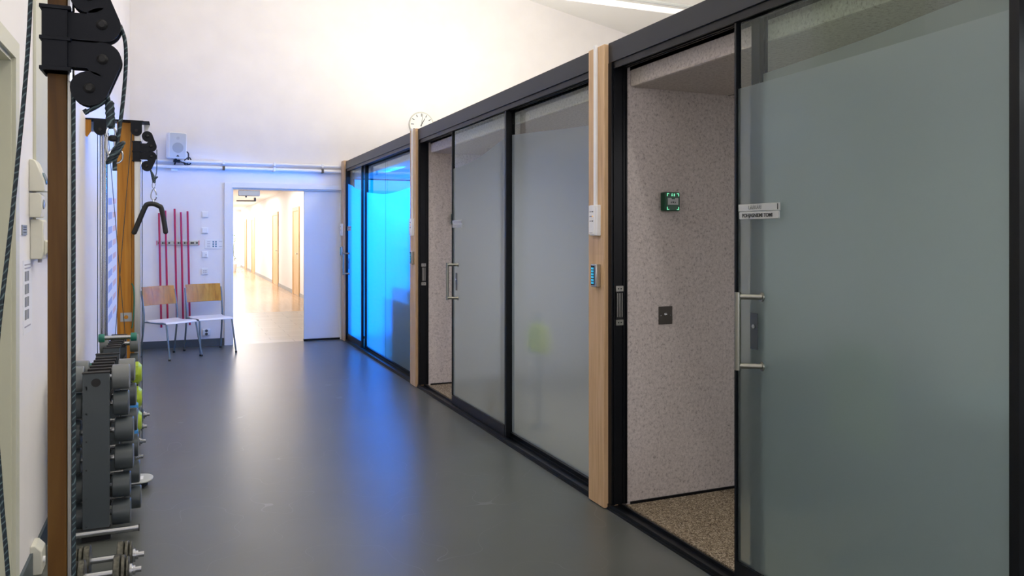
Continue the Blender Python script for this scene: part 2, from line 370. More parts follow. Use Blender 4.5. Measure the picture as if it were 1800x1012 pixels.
# hallway beyond
hx0, hx1, hz, hy = 0.3, 2.7, 2.75, 40
sbox('floor_tiles', (hx0-.1, hx1+.1, YB+.02, 16.0, -.12, 0), M_tile, 'pale stone tiles just past the doorway', 'floor').name = 'floor'
sbox('floor', (hx0-.1, hx1+.1, 16.0, hy+.1, -.12, 0), M_hallfloor, 'shiny wooden hallway floor beyond the tiles', 'floor')
sbox('wall_hallway_left', (hx0-.1, hx0, YB+.2, hy, 0, hz), M_hall, 'left hallway wall', 'wall')
sbox('wall_hallway_right', (hx1, hx1+.1, YB+.2, hy, 0, hz), M_hall, 'white hallway wall with wood framed doors', 'wall')
sbox('wall_hallway_end', (hx0-.1, hx1+.1, hy, hy+.1, 0, hz), M_hall, 'bright end wall of the hallway', 'wall')
sbox('ceiling', (hx0-.1, hx1+.1, YB+.2, hy+.1, hz, hz+.1), M_hall, 'flat hallway ceiling', 'ceiling')
sbox('baseboard_hallway', (hx1-.012, hx1, YB+.2, hy, 0, .09), mat('light_grey_skirting', (.30, .33, .36), .4), 'light grey skirting along the hallway', 'baseboard')
for k, (ya, yb) in enumerate(((19.7, 20.9), (24.2, 25.7), (32.2, 33.6), (36.2, 37.3))):
    d = thing('door_%d' % (k+3), ['nearest wood framed hallway door', 'second wood framed hallway door', 'third wood framed hallway door', 'farthest wood framed hallway door'][k], 'door', (hx1, ya, 0), kind='structure')
    L = yb-ya
    MB().box(-.03, 0, 0, .10, 0, 2.22).box(-.03, 0, L-.10, L, 0, 2.22).box(-.03, 0, .1, L-.1, 2.12, 2.22).build('door_frame', M_hallwood, d, smooth=False)
    MB().box(-.015, 0, .10, L-.10, .01, 2.12).build('door_leaf', M_hallwood, d, smooth=False)
    MB().tube([(-.015, .22, 1.05), (-.06, .22, 1.05), (-.06, .34, 1.05)], .010).build('door_handle', M_steel, d)
    MB().box(-.02, -.014, .18, .26, .92, 1.1).build('lock_plate', M_steel, d, smooth=False)

# ------------------------------------------------------------------ booths
XF = 2.14       # post faces
def booth_shell(y0, y1, n):
    # felt panel at the far side, near side, back, ceiling with deep front edge, carpet
    xb = 4.5
    sbox('wall_booth_far', (2.262, xb, y1, y1+.10, 0, 2.5), M_felt, ['felt end wall of the nearest booth', 'felt end wall of the middle booth', 'felt end wall of the farthest booth'][n], 'wall')
    sbox('wall_booth_back', (xb, xb+.1, y0-.0, y1+.1, 0, 2.5), M_felt, ['felt back wall of the nearest booth', 'felt back wall of the middle booth', 'felt back wall of the farthest booth'][n], 'wall')
    c = MB().box(2.285, xb, y0, y1, 2.318, 2.50)
    sbox('trim_%d' % (n+4), (2.95, 2.956, y0, y1, 2.3165, 2.3185), M_furn, ['thin dark seam in the nearest booth ceiling', 'thin dark seam in the middle booth ceiling', 'thin dark seam in the farthest booth ceiling'][n], 'trim')
    struct(c.build('ceiling_booth', M_felt, bevel=.012, smooth=False), ['felt ceiling panel of the nearest booth', 'felt ceiling panel of the middle booth', 'felt ceiling panel of the farthest booth'][n], 'ceiling')
    sbox('trim_%d' % (n+1), (2.285, xb, y1-.008, y1, .02, .034), M_black, ['black line under the nearest booth end wall', 'black line under the middle booth end wall', 'black line under the farthest booth end wall'][n], 'trim')
    sbox('floor_booth', (2.26, xb, y0, y1, 0, .02), M_carpet, ['brown flecked carpet in the nearest booth', 'brown flecked carpet in the middle booth', 'brown flecked carpet in the farthest booth'][n], 'floor')
    sbox('ceiling_roof', (2.30, xb+.1, y0, y1+.1, 2.5, 2.53), M_header, ['roof of the nearest booth', 'roof of the middle booth', 'roof of the farthest booth'][n], 'roof')
B = [(-.02, 3.72), (3.95, 7.46), (7.71, 11.20)]
sbox('wall_booth_near', (2.262, 4.6, -.12, -.02, 0, 2.5), M_felt, 'felt wall closing the nearest booth beside the camera', 'wall')
sbox('wall_booth_near', (2.262, 4.6, 3.85, 3.95, 0, 2.5), M_felt, 'felt wall on the near side of the middle booth', 'wall')
sbox('wall_booth_near', (2.262, 4.6, 7.59, 7.71, 0, 2.5), M_felt, 'felt wall on the near side of the farthest booth', 'wall')
for n, (a, b) in enumerate(B): booth_shell(a, b, n)

# header beams, tracks, jambs (one thing per booth)
ORD = ['nearest', 'middle', 'farthest']
for n, (a, b) in enumerate(B):
    b2 = b+.03 if n < 2 else 11.15
    a2 = a-.02 if n else -.12
    t = thing('header_beam', 'dark grey aluminium beam across the top of the %s booth' % ORD[n], 'beam', (0, 0, 0))
    MB().box(2.165, 2.30, a2, b2, 2.445, 2.555).build('fascia', M_header, t, bevel=.002)
    MB().box(2.175, 2.187, a2, b2, 2.41, 2.445).box(2.217, 2.228, a2, b2, 2.415, 2.445).box(2.24, 2.249, a2, b2, 2.415, 2.445).box(2.285, 2.295, a2, b2, 2.41, 2.445).build('door_rail', M_black, t, smooth=False)
    t = thing('floor_track', 'black floor track under the glass of the %s booth' % ORD[n], 'door track', (0, 0, 0))
    MB().box(2.155, 2.30, a2, b2, 0, .012).build('base_plate', M_black, t, smooth=False)
    MB().box(2.160, 2.176, a2, b2, .012, .03).box(2.226, 2.236, a2, b2, .012, .028).build('guide_rib', M_black, t, smooth=False)
    t = thing('door_jamb', 'tall black jamb at the far side of the %s booth' % ORD[n], 'jamb', (0, b2 if n == 2 else b, 0))
    J = MB().box(2.165, 2.262, -.004, .032, .03, 2.445)
    J.box(2.176, 2.184, -.010, -.004, .03, 2.44).box(2.236, 2.244, -.010, -.004, .03, 2.44).box(2.254, 2.262, -.010, -.004, .03, 2.44)
    J.build('profile', M_black, t, smooth=False)
    if n < 2:
        lk = part('strike_plate', (2.190, 2.232, -.012, -.004, 1.045, 1.195), M_rubber, t); lk['label'] = 'black strike plate with steel ends'
        for z0, z1 in ((1.010, 1.040), (1.195, 1.225)):
            e = part('keeper', (2.188, 2.234, -.014, -.004, z0, z1), M_steel, t)
            MB().cyl((2.203, -.016, (z0+z1)/2), (2.203, -.013, (z0+z1)/2), .004, seg=10).cyl((2.220, -.016, (z0+z1)/2), (2.220, -.013, (z0+z1)/2), .004, seg=10).build('screw', M_dark, e)
        MB().box(2.196, 2.201, -.015, -.012, 1.055, 1.185).box(2.208, 2.215, -.015, -.012, 1.055, 1.185).box(2.223, 2.228, -.015, -.012, 1.055, 1.185).build('steel_strip', M_steel, t, smooth=False)
# wooden posts
posts = [(3.752, 3.93, 'pale oak post between the nearest and middle booths', 2.55), (7.49, 7.69, 'pale oak post between the middle and farthest booths', 2.56), (11.18, 11.36, 'pale oak post at the far end beside the doorway', 2.57)]
for a, b, lab, zt in posts:
    tag(MB().box(XF, 2.262 if b < 11 else 2.262, a+.0, b, 0.005, zt).build('wooden_post', M_pine, bevel=.002), lab, 'post')

def film_prism(pts_top, z0, x0, x1, ya, yb):
    # outline in (y,z)
    out = [(ya, z0)]+[(yb, z0)]+[(y, z) for y, z in pts_top]
    m = MB(); f = m.bm.faces.new([m.bm.verts.new((x1, y, z)) for y, z in out])
    f.normal_update()
    if f.normal.x > 0: f.normal_flip()
    m.keep = True
    return m
def curve_top(pts, n=8):
    # pts from far y to near y
    return [(p.x, p.y) for p in smooth_path([(y, z, 0) for y, z in pts], n)]
def leaf(n, y0, y1, top, sign_lines, handle=True):
    t = thing('door_%d' % (n+7), 'sliding frosted glass door of the %s booth' % ORD[n], 'door', kind='structure')
    part('glass_pane', (2.196, 2.206, y0+.03, y1-.004, .11, 2.42), M_glass, t)
    f = film_prism(curve_top(top), .112, 2.186, 2.1945, y0+.03, y1-.012).build('frosted_film', M_film, t, smooth=False)
    f['label'] = 'frosted film with a wavy upper edge'
    part('edge_profile', (2.184, 2.212, y1-.012, y1, .03, 2.42), M_black, t)
    part('edge_profile', (2.184, 2.216, y0, y0+.03, .03, 2.42), M_black, t)
    part('bottom_rail', (2.182, 2.214, y0+.03, y1-.012, .03, .112), M_black, t)
    # handle: square D pull on standoffs
    hy = y1-.175 if n != 2 else y1-.16
    za, zb = .955, 1.262
    h = MB().tube([(2.105, hy+.055, za-.006), (2.105, hy+.055, zb+.006)], .013, seg=16)
    h.cyl((2.105, hy+.055, zb-.012), (2.186, hy, zb-.012), .0115).cyl((2.105, hy+.055, za+.012), (2.186, hy, za+.012), .0115)
    ho = h.build('handle', M_nickel, t)
    MB().cyl((2.180, hy+.002, zb-.012), (2.186, hy, zb-.012), .019).cyl((2.180, hy+.002, za+.012), (2.186, hy, za+.012), .019).build('rosette', M_nickel, ho)
    part('lock_plate', (2.1850, 2.186, hy+.03, hy+.075, 1.03, 1.18), M_greymetal, t)
    MB().cyl((2.179, hy+.05, 1.125), (2.1855, hy+.05, 1.125), .009).build('lock_cylinder', M_chrome, t)
    # name plate (two strips)
    yc = y1-.155; w = .12
    s = thing('name_plate', 'two-line white name plate on the glass of the %s booth' % ORD[n], 'sign', (2.186, yc, 1.60))
    p1 = part('upper_strip', (-.006, 0, -w-.003, w+.003, .002, .031), M_silverplate, s, bevel=.0008)
    p2 = part('lower_strip', (-.008, 0, -w, w-.004, -.031, -.001), M_silverplate, s, bevel=.0008)
    part('end_clip', (-.0075, -.0045, -w+.004, -w+.008, .005, .028), M_dark, p1)
    if sign_lines:
        rot = (R90, 0, -R90)
        text_mesh(sign_lines[0], .021, M_greytext, p1, (-.0068, .02, .016), rot, sx=.95)
        text_mesh(sign_lines[1], .021, M_dark, p2, (-.0088, .005, -.017), rot, sx=1.0, bold=.0004)
    else:
        for par, xx, z in ((p1, -.0068, .016), (p2, -.0088, -.017)):
            mb = MB(); y = w-.02
            while y > -w+.02:
                l_ = random.uniform(.006, .011)
                if random.random() > .12:
                    mb.box(xx, xx+.0008, y-l_, y, z-.007, z-.005).box(xx, xx+.0008, y-l_, y, z+.004, z+.006).box(xx, xx+.0008, y-.002, y, z-.007, z+.006)
                y -= l_+.004
            mb.build('lettering', M_lilac, par, smooth=False)
    return t
M_silverplate = mat('brushed_name_plate', (.42, .44, .44), .4, .0)
# film tops: from far y to near y
leaf(0, 1.476, 2.712, [(2.70, 2.126), (2.3, 2.131), (1.9, 2.139), (1.506, 2.150)], ('LÄÄKÄRI', 'POHJASNIEMI TOMI'))
leaf(1, 5.262, 6.502, [(6.49, 2.083), (6.2, 2.092), (5.85, 2.125), (5.6, 2.165), (5.292, 2.222)], None)
leaf(2, 10.20, 11.15, [(11.138, 2.232), (10.9, 2.20), (10.6, 2.14), (10.23, 2.095)], None)
def fixed(n, y0, y1, top, mull=None):
    t = thing('window_%d' % (n+1), 'fixed frosted glass panel of the %s booth' % ORD[n], 'window', kind='structure')
    part('glass_pane', (2.262, 2.272, y0, y1-.03, .03, 2.43), M_glass, t)
    f = film_prism(curve_top(top), .05, 2.250, 2.2605, y0+.002, y1-.03).build('frosted_film', M_film, t, smooth=False)
    f['label'] = 'frosted film with a wavy upper edge'
    part('frame_post', (2.240, 2.285, y1-.03, y1+.02, .03, 2.43), M_black, t)
    part('bottom_rail', (2.240, 2.285, y0, y1-.03, .012, .05), M_black, t)
    if mull: part('glass_seam', (2.2490, 2.2500, mull-.004, mull+.004, .05, 2.43), M_dark, t)
    return t
fixed(0, -.02, 2.65, [(2.62, 2.181), (2.1, 2.205), (1.5, 2.25), (-.018, 2.30)])
fixed(1, 3.97, 5.36, [(5.33, 2.245), (4.9, 2.215), (4.5, 2.185), (3.972, 2.150)])
fixed(2, 7.71, 10.26, [(10.23, 2.07), (9.6, 2.02), (9.18, 1.996), (8.6, 2.0), (7.712, 2.03)], 9.16)

# wall devices on posts
def indicator(yc, xs, lab, trunk_top, k):
    t = thing('indicator_panel', lab, 'indicator panel', (xs, yc, 1.585))
    part('housing', (-.022, .001, -.045, .045, -.085, .085), M_white, t, bevel=.003)
    part('front_cover', (-.027, -.022, -.018, .043, -.078, .083), M_white, t, bevel=.001)
    for i, z in enumerate((.048, .022, -.004)):
        part('text_line', (-.0275, -.027, .008, .034, z-.003, z+.003), M_lilac, t)
        b = MB().cyl((-.029, -.002, z), (-.027, -.002, z), .004, seg=12).build('lamp', M_amber if i == 1 else M_dark, t)
    part('button', (-.0285, -.027, -.008, .006, -.062, -.044), M_paper, t, bevel=.001)
    part('text_line', (-.0275, -.027, .0, .036, -.072, -.068), M_lilac, t)
    if trunk_top:
        part('cable_trunking', (-.014, 0, -.012, .014, .085, trunk_top-1.585), M_white, t, bevel=.002)
indicator(3.835, XF, 'white indicator panel with vertical trunking on the nearest oak post', 2.56, 0)
indicator(7.58, XF, 'white indicator panel on the second oak post', 2.57, 1)
indicator(11.27, XF, 'white indicator panel on the farthest oak post', None, 2)
def keypad(yc, xs, lab):
    t = thing('keypad', lab, 'keypad', (xs, yc, 1.28))
    part('housing', (-.028, .001, -.030, .032, -.065, .062), M_steel, t, bevel=.004)
    part('key_face', (-.030, -.028, -.012, .028, -.056, .054), M_rubber, t, bevel=.001)
    for r in range(6):
        for c in range(2):
            part('key', (-.0315, -.030, -.004+c*.015, .006+c*.015, -.048+r*.016, -.037+r*.016), M_cyan, t)
keypad(3.822, XF, 'lit cyan keypad on the nearest oak post')
keypad(7.57, XF, 'small lit keypad on the second oak post')
keypad(11.27, XF, 'keypad on the farthest oak post beside the blue glass')

def callpoint(x, y, z, lab):
    t = thing('door_release_box', lab, 'door release box', (x, y, z))
    part('housing', (-.048, .048, -.050, 0, -.053, .053), M_greend, t, bevel=.006)
    part('front_plate', (-.042, .046, -.053, -.050, -.050, .050), mat('green_front', (.004, .075, .035), .35), t, bevel=.002)
    MB().prism([(-.034, -.018), (.034, -.018), (.034, .020), (.014, .020), (.012, .012), (-.010, .012), (-.012, .020), (-.034, .020)], -.056, -.053).build('press_plate', M_silverplate, t, smooth=False)
    MB().prism([(-.018, -.005), (-.011, .001), (-.011, -.011)], -.0568, -.056).prism(circ(0, -.004, .005, 12), -.0568, -.056).prism([(.018, -.005), (.011, .001), (.011, -.011)], -.0568, -.056).build('arrow_mark', M_dark, t, smooth=False)
    for sx in (-1, 1):
        for sz in (-1, 1):
            a, b = sx*.040, sz*.046
            m = MB(); m.box(min(a, a-sx*.014), max(a, a-sx*.014), -.0545, -.053, min(b, b-sz*.004), max(b, b-sz*.004)); m.box(min(a, a-sx*.004), max(a, a-sx*.004), -.0545, -.053, min(b-sz*.004, b-sz*.016), max(b-sz*.004, b-sz*.016))
            m.build('corner_light', M_glowgreen, t, smooth=False)
    part('exit_pictogram', (.006, .012, -.0545, -.053, .030, .044), M_glowgreen, t)
    MB().prism(circ(-.006, .043, .0025, 10), -.0545, -.053).prism([(-.010, .030), (-.008, .030), (-.006, .035), (-.003, .030), (-.001, .030), (-.005, .040), (-.009, .040)], -.0545, -.053).build('exit_pictogram', M_glowgreen, t, smooth=False)
callpoint(2.53, 3.72, 1.69, 'green lit door release box on the felt wall of the nearest booth')
callpoint(2.545, 7.46, 1.665, 'green lit door release box inside the middle booth behind the door edge')
t = thing('switch_plate', 'square dark metal push button plate on the felt wall', 'switch', (2.515, 3.72, 1.052))
part('plate', (-.046, .046, -.004, 0, -.050, .050), M_metal_dark, t, bevel=.002)
MB().lathe((0, -.004, .004), (0, -1, 0), [(0, .011), (.004, .011), (.007, .008), (.009, .003)]).build('push_button', M_chrome, t)
for sx in (-1, 1): MB().cyl((sx*.032, -.0055, .0), (sx*.032, -.003, .0), .003, seg=10).build('screw', M_chrome, t)

# furniture seen blurred through the frosted panes; added blockers and blue panels follow
def desk(x, y, lab, lx, ly):
    t = thing('desk', lab, 'desk', (x, y, .02))
    part('desk_top', (-lx/2, lx/2, -ly/2, ly/2, .70, .73), M_grey_cab, t, bevel=.003)
    for sx in (-1, 1):
        for sy in (-1, 1): part('leg', (sx*(lx/2-.05)-.02, sx*(lx/2-.05)+.02, sy*(ly/2-.05)-.02, sy*(ly/2-.05)+.02, 0, .70), M_furn, t)
    part('modesty_panel', (-lx/2+.06, -lx/2+.08, -ly/2+.08, ly/2-.08, .2, .69), M_furn, t)
desk(3.95, 1.6, 'grey desk blurred behind the frosted glass of the nearest booth', .9, 2.2)
t = thing('sideboard', 'dark low sideboard against the far felt wall of the nearest booth', 'sideboard', (3.2, 3.22, .021))
part('body', (0, 1.25, 0.02, .47, 0, .74), M_furn, t, bevel=.004)
for k in range(3): part('door', (.01+.413*k, .415+.413*k, 0, .02, .04, .71), M_furn, t, bevel=.003)
def office_chair(x, y, rz, lab):
    t = thing('office_chair', lab, 'chair', (x, y, .02), rz)
    MB().prism(rrect(-.23, .23, -.22, .22, .08), .44, .50, axis='z').build('seat', M_furn, t)
    MB().prism(rrect(-.21, .21, .56, 1.0, .08), .20, .25).build('backrest', mat('olive_fabric', (.12, .15, .05), .8), t)
    MB().cyl((0, 0, .08), (0, 0, .44), .025).tube([(0, .1, .46), (0, .28, .48), (0, .27, .62)], .018).build('stem', M_rubber, t)
    for k in range(5):
        a = 2*math.pi*k/5; MB().tube([(0, 0, .1), (.28*math.cos(a), .28*math.sin(a), .06)], .018).cyl((.28*math.cos(a), .28*math.sin(a)-.015, .03), (.28*math.cos(a), .28*math.sin(a)+.015, .03), .03).build('leg', M_rubber, t)
office_chair(3.05, 2.45, math.radians(70), 'dark office chair blurred behind the nearest frosted glass')
t = thing('safety_vest', 'yellow-green vest blurred behind the frosted glass of the middle booth', 'vest', (2.62, 5.45, .0))
M1 = MB().prism([(-.06, .60), (.06, .60), (.07, .68), (.055, .79), (.02, .82), (-.02, .82), (-.05, .80), (-.07, .69)], -.10, .10).build('vest_body', M_yellow, t, bevel=.02)
MB().cyl((0, 0, .02), (0, 0, .90), .012).box(-.10, .10, -.015, .015, .02, .04).build('stand_pole', M_greymetal, t)
t = thing('storage_cabinet', 'tall grey cabinet blurred behind the frosted glass of the farthest booth', 'cabinet', (2.46, 7.74, .02))  # added block keeping blue light off the film in front of it
MB().box(0, .42, 0, .60, .0, 1.68).build('body', M_grey_cab, t, smooth=False)
for yy in (.01, .305): MB().box(-.018, 0, yy, yy+.285, .05, 1.66).build('door', M_grey_cab, t, bevel=.003)
t = thing('storage_cabinet', 'low grey cabinet beside the tall one behind the farthest frosted glass', 'cabinet', (2.46, 8.36, .02))  # lower added block, shades the bottom of the film
MB().box(0, .42, 0, 1.0, .0, .86).build('body', M_grey_cab, t, smooth=False)
for yy in (.01, .505): MB().box(-.018, 0, yy, yy+.485, .05, .84).build('door', M_grey_cab, t, bevel=.003)
t = thing('wall_lamp', 'blue lit strip on the back wall of the farthest booth', 'lamp', (4.498, 9.9, 1.95))  # added glowing strip, paired with the blue film light
part('housing', (-.09, 0, -1.05, 1.05, -.30, .30), M_black, t, bevel=.004)
part('lit_face', (-.095, -.09, -1.0, 1.0, -.25, .25), M_bluelight, t)
t = thing('wall_lamp', 'bright blue lit panel glowing behind the glass of the farthest booth', 'lamp', (0, 11.18, 0))  # glowing panel standing in for an unidentified blue source
part('lit_face', (2.29, 4.2, -.02, 0, .06, 2.30), M_bluelight, t)
MB().box(2.27, 2.29, -.03, .015, .04, 2.312).box(4.2, 4.22, -.03, .015, .04, 2.312).box(2.29, 4.2, -.03, .015, .04, .06).box(2.29, 4.2, -.03, .015, 2.30, 2.312).build('frame', M_black, t, smooth=False)

# ------------------------------------------------------------------ luminaires, added uplights and tube
for k, (x, y, z) in enumerate(CORR_LAMPS+BOOTH_LAMPS):
    t = thing('pendant_lamp', ['long pendant lamp over the near corridor', 'long pendant lamp over the far corridor', 'long pendant lamp over the nearest booth', 'long pendant lamp over the middle booth', 'long pendant lamp over the farthest booth'][k], 'lamp', (x, y, z))
    part('housing', (-.14, .14, -.72, .72, .01, .07), M_white, t, bevel=.005)
    part('lamp_diffuser', (-.12, .12, -.70, .70, .004, .010), M_lamp, t)
    for s_ in (-.5, .5): MB().cyl((0, s_, .07), (0, s_, cz(x)-z), .003, seg=6).build('suspension_wire', M_steel, t)
for k, y in enumerate((2.2, 5.7, 8.7)):  # added boxes under the upward fill lights
    t = thing('uplight', ['flat uplight on the nearest booth roof', 'flat uplight on the middle booth roof', 'flat uplight on the farthest booth roof'][k], 'lamp', (3.4, y, 2.532))
    for sx in (-.7, .7):
        for sy in (-.7, .7): part('foot', (sx-.03, sx+.03, sy-.03, sy+.03, 0, .05), M_rubber, t)
    part('housing', (-.82, .82, -.82, .82, .05, .20), M_white, t, bevel=.005)
t = thing('lighting_trunking', 'white tube running across high under the ceiling', 'pipe', (0, 7.5, 4.06))
MB().cyl((-.61, 0, .0), (8.0, 0, .0), .032).build('pipe', M_white, t)
MB().cyl((-.61, .03, .085), (8.0, .03, .085), .018).build('pipe', M_silver, t)

# conduits on the back wall
for z, r, lab in ((2.493, .020, 'upper white conduit pipe along the far wall'), (2.420, .024, 'lower white conduit pipe along the far wall')):
    t = thing('conduit_pipe', lab, 'pipe', (0, YB, z))
    MB().cyl((-.60, -.05, 0), (2.13, -.05, 0), r, seg=14).build('pipe', M_white, t)
    for x in (.545, 1.21, 1.87):
        b = MB().box(x-.016, x+.016, -.05-r-.004, 0, -r-.004, r+.004).build('clamp', M_white if r < .022 or x == 1.21 else M_metal_dark, t, bevel=.003)

# speaker
t = thing('wall_speaker', 'white loudspeaker tilted on a bracket above the conduits', 'speaker', (-.08, YB, 2.70))
b = MB().prism(rrect(-.11, .11, -.17, .17, .02), -.24, -.07).build('cabinet', M_white, t, bevel=.006)
g = MB().prism(rrect(-.10, .10, -.16, .16, .016), -.246, -.24).build('grille', mat('pale_grey_grille', (.50, .54, .58), .6), t)
MB().prism(circ(0, -.03, .068), -.249, -.246).build('woofer_mark', mat('mid_grey_grille', (.33, .36, .40), .6), t)
MB().prism(circ(0, .095, .02), -.249, -.246).build('tweeter_mark', mat('soft_grey_grille', (.42, .45, .5), .6), t)
MB().prism([(-.02, -.145), (.02, -.145), (0, -.12)], -.250, -.246).build('logo_mark', M_dark, t, smooth=False)
t.rotation_euler = (math.radians(4), 0, math.radians(12))
MB().cyl((0, -.14, -.17), (0, -.14, -.215), .014).cyl((-.03, -.14, -.20), (.05, -.14, -.205), .020).tube([(0, -.14, -.20), (.0, -.06, -.25), (.0, -.01, -.30)], .010).build('bracket', M_rubber, t)
MB().box(-.04, .04, -.05, -.005, -.335, -.30).build('wall_plate', M_white, t, bevel=.003)
MB().tube(smooth_path([(.02, -.14, -.20), (.10, -.13, -.22), (.17, -.12, -.24), (.20, -.10, -.20), (.18, -.10, -.15), (.13, -.1, -.17), (.11, -.10, -.22), (.15, -.1, -.25), (.17, -.08, -.10), (.12, -.08, -.06)]), .008).build('cable', M_rubber, t)

# clock
t = thing('wall_clock', 'round white wall clock half hidden behind the booth tops', 'clock', (3.34, YB, 3.17))
MB().lathe((0, 0, 0), (0, -1, 0), [(0, .19), (.035, .19), (.045, .185), (.045, .178), (.036, .176)], 48).build('rim', mat('pale_rim', (.62, .62, .55), .4), t)
MB().prism(circ(0, 0, .176, 40), -.039, -.036).build('dial', M_clockface, t, smooth=False)
for k in range(12):
    a = math.radians(90-30*k); c, s_ = math.cos(a), math.sin(a); L = .045 if k % 3 == 0 else .038
    p, q = V(c*.165, s_*.165), V(c*(.165-L), s_*(.165-L)); nrm = V(-s_, c)*.005
    MB().prism([tuple(p+nrm), tuple(q+nrm), tuple(q-nrm), tuple(p-nrm)], -.041, -.039).build('hour_mark', M_dark, t, smooth=False)
for ang, L, w_ in ((61, .105, .006), (83, .16, .003)):
    a = math.radians(ang); c, s_ = math.cos(a), math.sin(a); nrm = V(-s_, c)*w_; p, q = V(c*L, s_*L), V(-c*.03, -s_*.03)
    MB().prism([tuple(p+nrm*.6), tuple(q+nrm), tuple(q-nrm), tuple(p-nrm*.6)], -.044, -.041).build('hand', M_dark, t, smooth=False)

# switches, sockets, label on back wall
def wallbox(name, x, z, lab, cat, kind, w=.042):
    t = thing(name, lab, cat, (x, YB, z))
    part('frame', (-w, w, -.012, 0, -.044, .044), M_white, t, bevel=.003)
    if kind == 'switch':
        part('rocker', (-w+.010, w-.010, -.022, -.012, -.034, .034), M_white, t, bevel=.003)
    elif kind == 'key':
        part('rocker', (-w+.010, w-.010, -.020, -.012, -.034, .034), M_white, t, bevel=.003)
        MB().cyl((.015, -.022, -.005), (.015, -.02, -.005), .008, seg=12).build('indicator', M_lilac, t)
    elif kind == 'data':
        part('insert', (-w+.012, w-.012, -.014, -.012, -.030, .030), M_whitetrim, t)
        for sx in (-.012, .012):
            for sz in (-.012, .012): part('port', (sx-.006, sx+.006, -.0155, -.014, sz-.007, sz+.007), M_lilac, t)
    elif kind == 'schuko':
        part('cover', (-w+.004, w-.004, -.030, -.012, -.040, .040), M_white, t, bevel=.004)
        for sz in (-.040, .040):
            MB().lathe((0, -.030, sz*.55), (0, -1, 0), [(0, .019), (.003, .019), (.003, .015), (.0005, .014)], 20).build('socket_ring', M_greymetal, t)
wallbox('light_switch', .306, 1.786, 'topmost white switch left of the doorway', 'switch', 'switch')
wallbox('light_switch', .306, 1.569, 'white switch under the topmost one left of the doorway', 'switch', 'switch')
wallbox('key_switch', .306, 1.245, 'white switch with a dark dot below the label plate', 'switch', 'key')
wallbox('data_socket', .306, 1.014, 'flat white data socket below the switches', 'socket', 'data')
wallbox('wall_socket', .325, .19, 'white power socket near the floor behind the right chair', 'socket', 'schuko', .05)
t = thing('label_plate', 'wide white label plate with blue marks beside the door frame', 'sign', (.425, YB, 1.385))
part('plate', (-.12, .12, -.006, 0, -.065, .065), M_whitetrim, t, bevel=.002)
for sx in (-.012, .022):
    for z in (-.03, 0, .03): part('mark', (sx-.010, sx+.010, -.008, -.006, z-.010, z+.010), mat('teal_print', (.05, .18, .28), .5), t)
for z in (-.035, -.012, .012, .035): part('text_line', (-.09, -.05, -.0068, -.006, z-.003, z+.003), M_lilac, t)
for z in (-.035, .035): part('text_line', (.06, .10, -.0068, -.006, z-.003, z+.003), M_lilac, t)

# stick holder and red sticks
t = thing('stick_holder', 'horizontal rail with spring clips on the far wall', 'wall rack', (0, YB, 1.402))
part('rail', (-.29, .235, -.018, 0, -.028, .030), M_silver, t, bevel=.002)
SX = [(-.238, 1.80, .283, .000), (-.160, 1.832, .37, .002), (-.047, 1.858, .33, .002), (.030, 1.813, .36, .002), (.112, 1.828, .300, .002)]
for (x, zt, zb, dx) in SX+[(.182, 0, 0, 0)]:
    for s_ in (-1, 1): MB().cyl((x+s_*.024, -.018, 0), (x+s_*.024, -.045, 0), .012, seg=14).build('clip_roller', M_rubber, t)
for s_ in (-.287, .232): part('end_cap', (s_-.005, s_+.005, -.022, -.0005, -.030, .032), M_redpr, t)
names = ['leftmost red gym stick on the clip rail', 'second red gym stick from the left', 'middle red gym stick, tallest of the five', 'fourth red gym stick from the left', 'rightmost red gym stick on the clip rail']
for (x, zt, zb, dx), lab in zip(SX, names):
    o = MB().cyl((0, 0, zb), (0, 0, zt), .0125, seg=16).build('gym_stick', M_red, loc=(x+.012, YB-.045, 0))
    o.rotation_euler = (0, math.radians(-1.1), 0)
    tag(o, lab, 'gym stick', 'red gym sticks on the wall rail')

